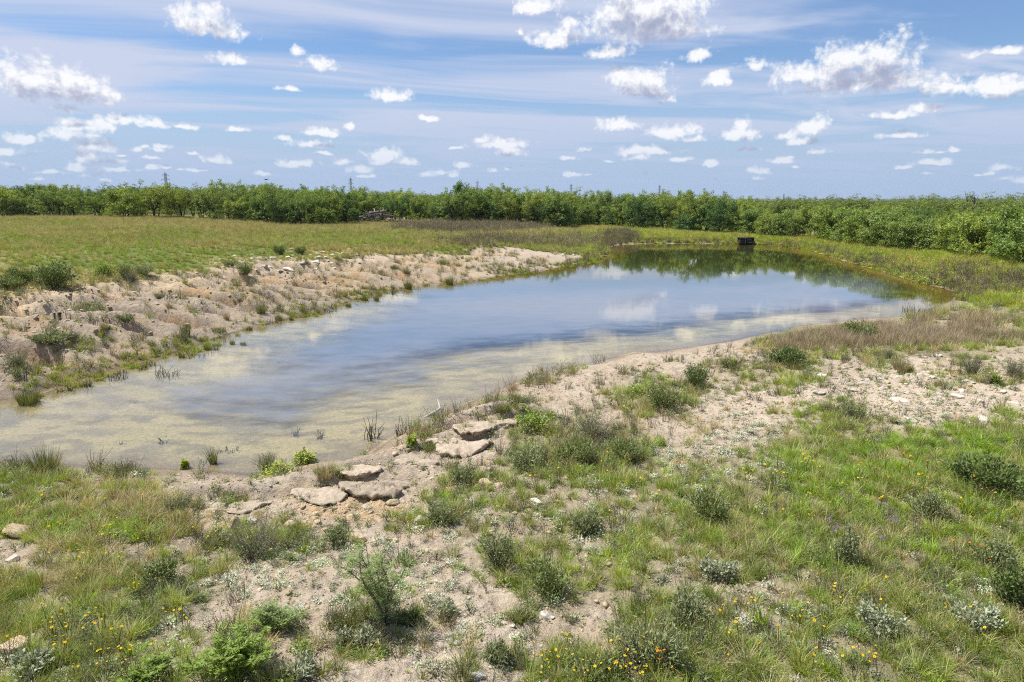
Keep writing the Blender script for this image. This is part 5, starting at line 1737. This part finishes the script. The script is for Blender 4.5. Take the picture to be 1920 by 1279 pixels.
ST = [(440, 990, 24, 40, 'tan', 'upright tan boulder left of the wide twiggy bush'), (335, 968, 48, 16, 'tan', 'long flat tan stone left of the upright boulder'), (396, 962, 26, 18, 'tan', 'tan stone just behind the upright boulder'),
      (470, 978, 18, 12, 'pale', 'small pale stone between the upright boulder and the twiggy bush'), (545, 988, 26, 20, 'tan', 'rounded tan stone right of the wide twiggy bush'),
      (25, 1218, 44, 40, 'tan', 'big orange-tan boulder at the lower left edge'), (30, 1000, 50, 26, 'tan', 'flat orange-tan stone at the left edge'), (22, 1050, 22, 12, 'pale', 'small pale stone at the left edge below the flat one'),
      (672, 1010, 32, 18, 'tan', 'flat tan slab right of the round grey-green bush'), (785, 980, 24, 18, 'pale', 'pale stone in the centre left of two bush tops'), (800, 965, 22, 10, 'pale', 'thin pale slab just above the pale centre stone'),
      (910, 912, 26, 24, 'tan', 'tan boulder right of the dark blue-green bush'), (935, 920, 28, 20, 'tan', 'pinkish flat stone beside the tan boulder'), (1022, 1158, 26, 18, 'pale', 'white and brown stone alone on bare soil right of the grass clump'),
      (855, 1213, 14, 11, 'white', 'small white stone on bare soil below the sapling'), (842, 1205, 15, 10, 'pale', 'pale stone touching the small white stone'), (1005, 945, 30, 14, 'pale', 'pale flat stone below the middle bushes'),
      (985, 975, 20, 18, 'tan', 'left one of a pair of tan stones in the centre'), (990, 962, 18, 12, 'tan', 'upper one of a pair of tan stones in the centre'), (895, 1275, 30, 20, 'white', 'white stone at the bottom edge beside the dark grass clump'),
      (912, 1257, 12, 10, 'pale', 'small pale stone at the bottom right of the white one'), (1078, 1160, 12, 10, 'white', 'tiny white stone right of the white and brown one'), (845, 1062, 20, 10, 'pale', 'flat pale stone on the bare path in the centre'),
      (1540, 706, 24, 8, 'white', 'white slab on the stony slope right of the dark spreading shrub'), (1690, 755, 36, 10, 'pale', 'long pale slab on the right stony slope'), (1790, 745, 30, 9, 'pale', 'pale slab in the middle of the right stony slope'),
      (1850, 790, 34, 8, 'pale', 'pale slab at the top of the right meadow'), (1900, 760, 22, 10, 'pale', 'pale stone near the right photo edge'), (1755, 668, 22, 8, 'pale', 'pale slab at the upper end of the right stony slope'),
      (500, 492, 22, 6, 'pale', 'pale slab on the lip of the left bank'), (540, 495, 24, 7, 'pale', 'pale broken slab right of another on the left lip'), (590, 500, 18, 6, 'pale', 'pale slab low on the left stony lip'),
      (455, 530, 16, 8, 'grey', 'grey dark block in the left bank'), (318, 565, 14, 6, 'white', 'white stone in the orange clay of the left bank'), (690, 952, 18, 10, 'pale', 'pale stone below the eroded hump'),
      (735, 945, 26, 16, 'tan', 'orange-tan stone at the foot of the eroded hump'), (720, 935, 16, 10, 'white', 'white stone tucked under the eroded hump'), (1190, 935, 16, 10, 'pale', 'small pale stone right of the middle bushes'),
      (565, 1145, 16, 10, 'white', 'white stone among silver weeds left of the sapling'), (480, 1150, 14, 10, 'tan', 'small tan stone among silver weeds left of the sapling'), (960, 1180, 12, 8, 'pale', 'small pale stone at the left of the lone grass clump'),
      (1905, 1178, 40, 10, 'pale', 'flat pale stone at the right edge under the dark bush')]
for k, (px, py, wp, hp, mt, lab) in enumerate(ST):
    g = ground_at(px, py)
    depth = g[1] * CP - (g[2] - CAM_H) * SP
    w = wp / F * depth; h = hp / F * depth
    t_ = link('stone', stone_mesh(70 + k, w * .56, w * rnd.uniform(.40, .55), max(h * .62, w * .2), stone_m[mt]), None, (g[0], g[1] + .02, g[2] + h * .12), rnd.uniform(-.5, .5))
    t_.rotation_euler = (rnd.uniform(-.15, .15), rnd.uniform(-.15, .15), rnd.uniform(-.5, .5))
    tag(t_, lab, 'stone')
# layered ledges of pale rock at the near water edge
def ledge_mesh(seed, w, d, h):
    """a crust of rock rising out of the soil: long back slope, broken and undercut near lip"""
    rg = np.random.default_rng(seed); n = 110
    th_ = np.arange(n) / n * 6.283
    cx_, sx_ = np.cos(th_), np.sin(th_)
    rad = 1 + .20 * np.sin(th_ * 2 + rg.uniform(0, 6)) + .14 * np.sin(th_ * 3 + rg.uniform(0, 6)) + .16 * (fbm(cx_ * 3 + seed, sx_ * 3, seed, 4) - .5) + .10 * (fbm(cx_ * 14 + seed, sx_ * 14, seed + 3, 3) - .5)
    rings = [(.70, -.55), (.76, -.1), (.80, .18), (.90, .40), (.97, .56), (1.0, .72), (.98, .86), (.93, .95)] + [(f, .98 + .10 * (1 - f)) for f in (.84, .74, .63, .52, .41, .30, .19, .08)]
    V_ = []
    for s_, z_ in rings:
        X_ = cx_ * rad * s_ * w * .5; Y_ = sx_ * rad * s_ * d * .5
        back = np.maximum(sx_, -.2) * s_
        zz = z_ * h - back * 1.25 * h + (fbm(X_ * 7 + seed, Y_ * 7, seed + 5, 4) - .5) * h * .75 - .5 * h * sstep(.62, .72, fbm(X_ * 5 + 3 * seed, Y_ * 9, seed + 8, 3))
        V_.append(np.stack([X_, Y_ + (fbm(X_ * 11, np.full(n, z_ * 4.), seed + 9, 3) - .5) * .16 * d * (z_ < .97), zz], 1))
    V_ = np.concatenate(V_); L_ = len(rings)
    i_ = np.arange(L_ - 1)[:, None] * n; j_ = np.arange(n)[None, :]; j2 = (j_ + 1) % n
    q_ = np.stack([i_ + j_, i_ + j2, i_ + n + j2, i_ + n + j_], -1).reshape(-1, 4)
    m_ = MB(); m_.add(V_, q_, [((L_ - 1) * n + a_, (L_ - 1) * n + (a_ + 1) % n, len(V_)) for a_ in range(n)])
    m_.add(np.array([V_[-n:].mean(0)]))
    return m_.mesh('rock_ledge', [ledge_m])


ledge_m = rough_material('crusted_ledge_rock', (.42, .335, .24), (.57, .465, .345), 9, .95, 1.0)
for k, (px, py, wp, hp, lab) in enumerate([(596, 938, 130, 34, 'rounded pale rock ledge at the near water edge, leftmost of the row'), (706, 930, 150, 46, 'biggest crusted rock ledge, in the middle of the near water edge'), (672, 893, 90, 22, 'low grey rock ledge behind the biggest ledge'),
        (858, 846, 150, 40, 'long sloping rock ledge above the near mud, right of the biggest'), (905, 806, 120, 20, 'flat rock ledge beside the green tuft at the near bank'), (770, 868, 90, 18, 'low flat rock ledge between the biggest and the long sloping one'), (455, 955, 90, 14, 'flat grey rock ledge behind the wide twiggy bush')]):
    g = ground_at(px, py); depth = g[1] * CP - (g[2] - CAM_H) * SP
    w = wp / F * depth; h = hp / F * depth
    o = link('rock_ledge', ledge_mesh(40 + k, w * .95, w * .75, h * .44), None, (g[0], g[1] + w * .24, h1(g[0], g[1] + w * .2) - h * .15), rnd.uniform(-.1, .35)); tag(o, lab, 'rock ledge')
# smaller stones by the dozen
SZ = [((1720, 745, 230, 50), 46, 'pale', 'small pale stone scattered on the right stony slope', 'small stones on the right slope', (8, 20)), ((540, 488, 150, 22), 40, 'pale', 'small pale rock scattered along the left stony lip', 'small rocks on the left lip', (6, 14)),
      ((60, 590, 110, 35), 24, 'grey', 'small grey stone scattered on the left shoulder', 'small stones on the left shoulder', (6, 13)), ((640, 960, 120, 25), 22, 'tan', 'small tan stone scattered below the eroded hump', 'small stones below the hump', (7, 16)),
      ((860, 1160, 190, 90), 34, 'pale', 'small pale stone scattered on the bare soil by the sapling', 'small stones by the sapling', (5, 11)), ((950, 960, 160, 45), 24, 'tan', 'small tan stone scattered between bushes in the centre', 'small stones in the centre', (7, 15)),
      ((1090, 470, 60, 10), 12, 'pale', 'small pale rock on the tip of the left shore', 'small rocks on the shore tip', (4, 9))]
sm_ = {m_: [stone_mesh(200 + k_, .5, rnd.uniform(.36, .5), rnd.uniform(.2, .34), stone_m[m_]) for k_ in range(4)] for m_ in stone_m}
for (cx, cy_, rx, ry), n, mt, lab, grp, (s0, s1) in SZ:
    for k in range(n):
        a = rnd.uniform(0, 6.28); q = math.sqrt(rnd.random())
        g = ground_at(cx + math.cos(a) * q * rx, cy_ + math.sin(a) * q * ry, 1.2, 4)
        depth = g[1] * CP - (g[2] - CAM_H) * SP
        s_ = rnd.uniform(s0, s1) / F * depth
        o = link('small_stone', rnd.choice(sm_[mt]), None, (g[0], g[1], g[2] + s_ * .08), rnd.uniform(0, 6.28), s_)
        tag(o, lab, 'stone', grp)

# ------------------------------------------------------------------ driftwood in the shallows
wood_grey = rough_material('bleached_wood', (.30, .27, .24), (.44, .40, .36), 9, .85, .5)
wood_dark = rough_material('dark_dead_wood', (.045, .038, .034), (.11, .092, .080), 6, .95, .6)
wood_log = rough_material('weathered_log', (.10, .085, .075), (.26, .22, .19), 6, .95, .6)
wood_pale = rough_material('broken_pale_wood', (.38, .33, .27), (.50, .44, .37), 6, .9, .5)
g = W(820, 775, 0.0)
m = MB()
dep_ = g[1] * CP + CAM_H * SP
u_ = dep_ / F
pts = [(-22 * u_, -10 * u_ * 2.2, -.03), (-6 * u_, -3 * u_ * 2.2, .05), (4 * u_, 3 * u_ * 2.2, .10), (2 * u_, 10 * u_ * 2.2, .13), (-3 * u_, 16 * u_ * 2.2, .26)]
m.tube(pts, [.035, .045, .042, .03, .014], 8)
m.tube([pts[2], (8 * u_, 5 * u_ * 2.2, .16), (9 * u_, 7 * u_ * 2.2, .2)], [.022, .015, .006], 6)
m.tube([pts[1], (-20 * u_, 1 * u_, .03)], [.014, .005], 5)
o = link('driftwood_branch', m.mesh('driftwood_branch', [wood_grey], True), None, (g[0], g[1], 0.0))
tag(o, 'bleached forked branch lying in the shallow near water', 'branch')

# ------------------------------------------------------------------ heap of dead wood at the edge of the trees
hx, hy = W(710, 421, 2.15)
hz = h1(hx, hy)
for k in range(20):
    rg = np.random.default_rng(300 + k)
    L_ = rg.uniform(1.6, 3.6); r_ = rg.uniform(.07, .16); lay = k // 6
    a = rg.uniform(-.6, .6) + (math.pi if rg.random() < .5 else 0); el_ = rg.uniform(-.12, .40) * (1 if lay < 2 else .8)
    d = np.array([math.cos(a) * math.cos(el_), math.sin(a) * math.cos(el_) * .7, math.sin(el_)])
    n = 6; pts = [np.zeros(3)]
    for j in range(n):
        d = d + rg.normal(size=3) * .14; d /= np.linalg.norm(d); pts.append(pts[-1] + d * L_ / n)
    pts = np.array(pts); pts -= pts.mean(0)
    m = MB(); m.tube(pts, np.linspace(r_ * 1.2, r_ * .6, n + 1), 7)
    for s_ in range(3):
        j = rg.integers(1, n); sd_ = rg.normal(size=3); sd_[2] = abs(sd_[2]); sd_ /= np.linalg.norm(sd_)
        m.tube([pts[j], pts[j] + sd_ * rg.uniform(.3, .9), pts[j] + sd_ * rg.uniform(.9, 1.2) + rg.normal(size=3) * .15], [r_ * .5, r_ * .35, r_ * .15], 5)
    width = 2.4 - .62 * lay
    o = link('dead_log', m.mesh('dead_log', [wood_log], True), None, (hx + rg.uniform(-width, width), hy + rg.uniform(-1.1, .9), hz + .45 + .42 * lay + rg.uniform(0, .25)))
    tag(o, 'dark dead log heaped with others at the edge of the trees', 'log', 'dark logs in the dead wood heap')
for (dx, dz, tilt_, L_, lab) in ((.5, 1.9, .55, .9, 'pale broken branch end sticking up on the right of the dead wood heap'), (-.35, 2.1, -.25, .8, 'pale broken branch end sticking up at the top of the dead wood heap')):
    m = MB(); m.tube([(0, 0, -.6), (0, 0, 0), (tilt_ * L_, 0, L_)], [.12, .11, .05], 7)
    o = link('broken_branch', m.mesh('broken_branch', [wood_pale], True), None, (hx + dx, hy - .5, hz + dz - .45)); tag(o, lab, 'branch')
m = MB(); m.tube([(-1.3, 0, .1), (0, .05, .24), (1.3, .02, .30), (2.0, .1, .36)], [.17, .16, .12, .05], 8); m.tube([(.2, 0, .25), (.5, -.1, .6), (.6, -.1, .75)], [.07, .05, .02], 5)
o = link('fallen_trunk', m.mesh('fallen_trunk', [wood_dark], True), None, (hx + 3.1, hy - .6, hz + .1)); tag(o, 'fallen dead trunk lying right of the dead wood heap', 'log')
sx_, sy_ = W(754, 416, 2.15)
m = MB(); m.tube([(0, 0, -.2), (0.02, 0, .3), (.1, 0, .55)], [.20, .16, .10], 9); m.tube([(0, 0, .1), (-.25, 0, .5), (-.33, 0, .75)], [.08, .06, .02], 6)
o = link('tree_stump', m.mesh('tree_stump', [wood_pale], True), None, (sx_, sy_, h1(sx_, sy_))); tag(o, 'pale broken stump standing right of the dead wood heap', 'stump')

# ------------------------------------------------------------------ dark hut at the far bank
hut_x, hut_y = W(1398, 452, .45)
hz = h1(hut_x, hut_y)
plank = rough_material('weathered_dark_planks', (.024, .022, .024), (.075, .068, .07), 7, .9, .6)
hut = bpy.data.objects.new('plank_hut', None); COL.objects.link(hut); hut.location = (hut_x, hut_y, hz - .05); hut.rotation_euler = (0, 0, -.10)
tag(hut, 'small dark plank hut with a flat roof on the far bank', 'hut')


def box(m, x0, x1, y0, y1, z0, z1, mi=0):
    v = [(x, y, z) for z in (z0, z1) for (x, y) in ((x0, y0), (x1, y0), (x1, y1), (x0, y1))]
    m.add(v, [(0, 3, 2, 1), (4, 5, 6, 7), (0, 1, 5, 4), (1, 2, 6, 5), (2, 3, 7, 6), (3, 0, 4, 7)], None, mi)


HW, HD, HH = .84, .65, .92
m = MB()
box(m, -HW - .18, HW + .18, -HD - .22, HD + .2, HH, HH + .09)
box(m, -HW - .1, HW + .1, -HD - .26, -HD - .18, HH - .05, HH + .11)
link('roof', m.mesh('roof', [plank]), hut)
for nm, (a0, a1, b0, b1) in (('front_wall', (-HW, HW, -HD, -HD + .05)), ('back_wall', (-HW, HW, HD - .05, HD))):
    m = MB(); n = 11
    for k in range(n):
        x0 = a0 + (a1 - a0) * k / n
        if nm == 'front_wall' and k in (2, 3):
            box(m, x0 + .012, x0 + (a1 - a0) / n - .012, b0, b1, 0, .42); continue        # open slot beside the corner
        box(m, x0 + .012, x0 + (a1 - a0) / n - .012, b0 + rnd.uniform(-.015, .015), b1, rnd.uniform(-.02, .08), HH - .01)
    link(nm, m.mesh(nm, [plank]), hut)
for sx in (-1, 1):
    m = MB()
    for k in range(7):
        y0 = -HD + .06 + (2 * HD - .12) * k / 7
        box(m, sx * HW - .025, sx * HW + .025, y0 + .01, y0 + (2 * HD - .12) / 7 - .01, rnd.uniform(0, .08), HH - .01)
    link('side_wall', m.mesh('side_wall', [plank]), hut)
for sx in (-1, 1):
    for sy in (-1, 1):
        m = MB(); box(m, sx * (HW + .05) - .05, sx * (HW + .05) + .05, sy * (HD + .05) - .05, sy * (HD + .05) + .05, -.3, HH - .004)
        link('post', m.mesh('post', [wood_dark]), hut)
m = MB(); box(m, .05, .65, -HD - .06, -HD - .02, .66, .78); box(m, .25, .80, -HD - .075, -HD - .03, .30, .42); box(m, -.25, -.16, -HD - .09, -HD - .02, .1, 1.1)
link('loose_board', m.mesh('loose_board', [rough_material('grey_board', (.15, .14, .14), (.26, .24, .235), 7, .9, .5)]), hut)

# ------------------------------------------------------------------ power line pylons far off
steel = rough_material('galvanised_steel', (.16, .17, .18), (.22, .23, .245), 3, .6, .1, .4)


def pylon_parts(H_, r):
    T = MB(); bw = H_ * .085; tw = H_ * .022; waist = .62
    def half(z):
        t = z / H_
        return bw + (tw - bw) * min(t / waist, 1.0)
    lv = [H_ * f for f in (0, .14, .27, .39, .5, .6, .68, .76, .84, .92, 1.0)]
    cs = [np.array([(-1, -1), (1, -1), (1, 1), (-1, 1)]) * half(z) for z in lv]
    for k in range(len(lv) - 1):
        for c in range(4):
            a0 = (*cs[k][c], lv[k]); a1 = (*cs[k + 1][c], lv[k + 1])
            b0 = (*cs[k][(c + 1) % 4], lv[k]); b1 = (*cs[k + 1][(c + 1) % 4], lv[k + 1])
            T.tube([a0, a1], r, 4); T.tube([a0, b1], r * .55, 3); T.tube([b0, a1], r * .55, 3); T.tube([a1, b1], r * .55, 3)
    T.tube([(0, 0, H_), (0, 0, H_ * 1.06)], r * .7, 4)
    arms = []
    for f, w in ((.70, .135), (.82, .115), (.94, .095)):
        A = MB(); z = H_ * f; w = H_ * w
        for s in (-1, 1):
            A.tube([(s * tw, -tw, z), (s * w, 0, z)], r * .7, 4); A.tube([(s * tw, tw, z), (s * w, 0, z)], r * .7, 4); A.tube([(s * tw, 0, z + H_ * .035), (s * w, 0, z)], r * .7, 4)
            A.tube([(s * w, 0, z), (s * w, 0, z - H_ * .035)], r * .9, 4)
        arms.append(A.mesh('cross_arm', [steel]))
    return T.mesh('lattice_tower', [steel]), arms


# photo x, y of the top, distance
PY = [(309, 320, 640, 'tallest lattice pylon, leftmost above the trees'), (657, 331, 830, 'second pylon from the left above the trees'), (895, 337, 1010, 'third pylon from the left above the trees'),
      (1071, 343, 1180, 'fourth pylon from the left, above the centre trees'), (1237, 345, 1380, 'fifth pylon from the left, right of the fourth'), (1357, 356, 1750, 'small far pylon left of the dark hut'),
      (1470, 362, 2150, 'small far pylon right of the dark hut'), (1551, 367, 2600, 'tiny far pylon on the horizon, third from the right'), (1687, 370, 3100, 'tiny far pylon on the horizon, second from the right'), (1742, 368, 3500, 'tiny far pylon with wide arms, rightmost')]
for k, (px, py, d, lab) in enumerate(PY):
    dr_ = ray(px, py); dr_ = dr_ / math.hypot(dr_[0], dr_[1])
    x, y, zt = dr_[0] * d, dr_[1] * d, CAM_H + dr_[2] * d
    z0 = h1(x, y)
    Ht = (zt - z0) / 1.06
    t = bpy.data.objects.new('transmission_tower', None); COL.objects.link(t); t.location = (x, y, z0); t.rotation_euler = (0, 0, .9 - .25 * k / 9)
    tw_, arms = pylon_parts(Ht, .09 + d / 13000)
    link('lattice_tower', tw_, t)
    for a_m in arms:
        link('cross_arm', a_m, t)
    tag(t, lab, 'pylon', 'pylons of the distant power line')

# bare dead treetops standing out of the wood
for (px, ytop, d, lab) in ((872, 350, 135, 'bare dead treetop beside the third pylon'), (1815, 368, 100, 'bare dead treetop at the right, above the canopy'), (1828, 369, 104, 'thin bare dead treetop right of its twin at the right')):
    dr_ = ray(px, ytop); dr_ = dr_ / math.hypot(dr_[0], dr_[1]); x, y = dr_[0] * d, dr_[1] * d
    z0 = h1(x, y); Ht = CAM_H + dr_[2] * d - z0
    m = MB(); rg = np.random.default_rng(int(px))
    m.tube([(0, 0, -.2), (.1, 0, Ht * .5), (.0, .1, Ht)], [.14, .09, .03], 6)
    for s in range(9):
        f = rg.uniform(.5, .95); a = rg.uniform(0, 6.28); l_ = rg.uniform(.5, 1.3)
        m.tube([(.05, 0, Ht * f), (math.cos(a) * l_ * .5, math.sin(a) * l_ * .5, Ht * f + l_ * .5), (math.cos(a) * l_ * .7, math.sin(a) * l_ * .7, Ht * f + l_)], [.04, .03, .012], 4)
    o = link('dead_tree', m.mesh('dead_tree', [wood_dark], True), None, (x, y, z0)); tag(o, lab, 'dead tree')

# a bird in the sky over the left wood
bd = 60.0
dr_ = ray(499, 337); p = np.array([0, 0, CAM_H]) + dr_ * bd
bm_ = MB()
bm_.tube([(0, -.16, 0), (0, -.09, .01), (0, 0, .012), (0, .10, .0), (0, .17, -.005)], [.008, .035, .042, .025, .008], 8)
for s in (-1, 1):
    v = [(s * .03, -.06, .01), (s * .03, .05, .01), (s * .17, .03, .07), (s * .18, -.05, .075), (s * .34, .06, .045), (s * .30, -.005, .05)]
    v = v + [(a, b_, c - .008) for a, b_, c in v]
    bm_.add(v, [(0, 3, 2, 1), (3, 5, 4, 2), (6, 7, 8, 9), (9, 8, 10, 11), (0, 6, 9, 3), (3, 9, 11, 5), (1, 2, 8, 7), (2, 4, 10, 8), (5, 11, 10, 4)])
bm_.add([(-.03, .14, 0), (.03, .14, 0), (.05, .24, 0), (-.05, .24, 0), (-.03, .14, -.008), (.03, .14, -.008), (.05, .24, -.006), (-.05, .24, -.006)], [(0, 1, 2, 3), (7, 6, 5, 4), (0, 4, 5, 1), (2, 6, 7, 3), (1, 5, 6, 2), (3, 7, 4, 0)])
o = link('bird', bm_.mesh('bird', [rough_material('dark_feathers', (.02, .02, .022), (.05, .048, .045), 20, .8, .1)], True), None, p, 1.1)
tag(o, 'small dark bird flying over the left trees', 'bird')

# ------------------------------------------------------------------ the air
hm, nt, out = new_mat('summer_haze')
pv = N(nt, 'ShaderNodeVolumePrincipled')
pv.inputs['Color'].default_value = (.70, .84, 1.0, 1); pv.inputs['Density'].default_value = 0.75e-4; pv.inputs['Anisotropy'].default_value = .2
nt.links.new(pv.outputs[0], out.inputs['Volume'])
zlo = float(GZ.min()) - 1.0
m = MB(); box(m, -14600, 14600, -14600, 14600, zlo, max(float(GZ.max()), 40.0) + 5.0)
hz_ = link('haze', m.mesh('haze', [hm])); hz_['kind'] = 'stuff'; hz_['label'] = 'thin blue summer haze over the far country'

# ------------------------------------------------------------------ render settings
SC.render.engine = 'CYCLES'
SC.view_settings.view_transform = 'Standard'; SC.view_settings.look = 'None'
SC.view_settings.exposure = 0.3; SC.view_settings.gamma = 1.0; SC.view_settings.use_curve_mapping = False
cy = SC.cycles
cy.max_bounces = 6; cy.diffuse_bounces = 2; cy.glossy_bounces = 3; cy.transmission_bounces = 3; cy.transparent_max_bounces = 8; cy.volume_bounces = 0
cy.caustics_reflective = False; cy.caustics_refractive = False
cy.sample_clamp_indirect = 6.0
cy.use_denoising = False
cy.denoiser = 'OPENIMAGEDENOISE'
cy.denoising_input_passes = 'RGB_ALBEDO_NORMAL'
SC.render.film_transparent = False
cy.filter_width = 1.1
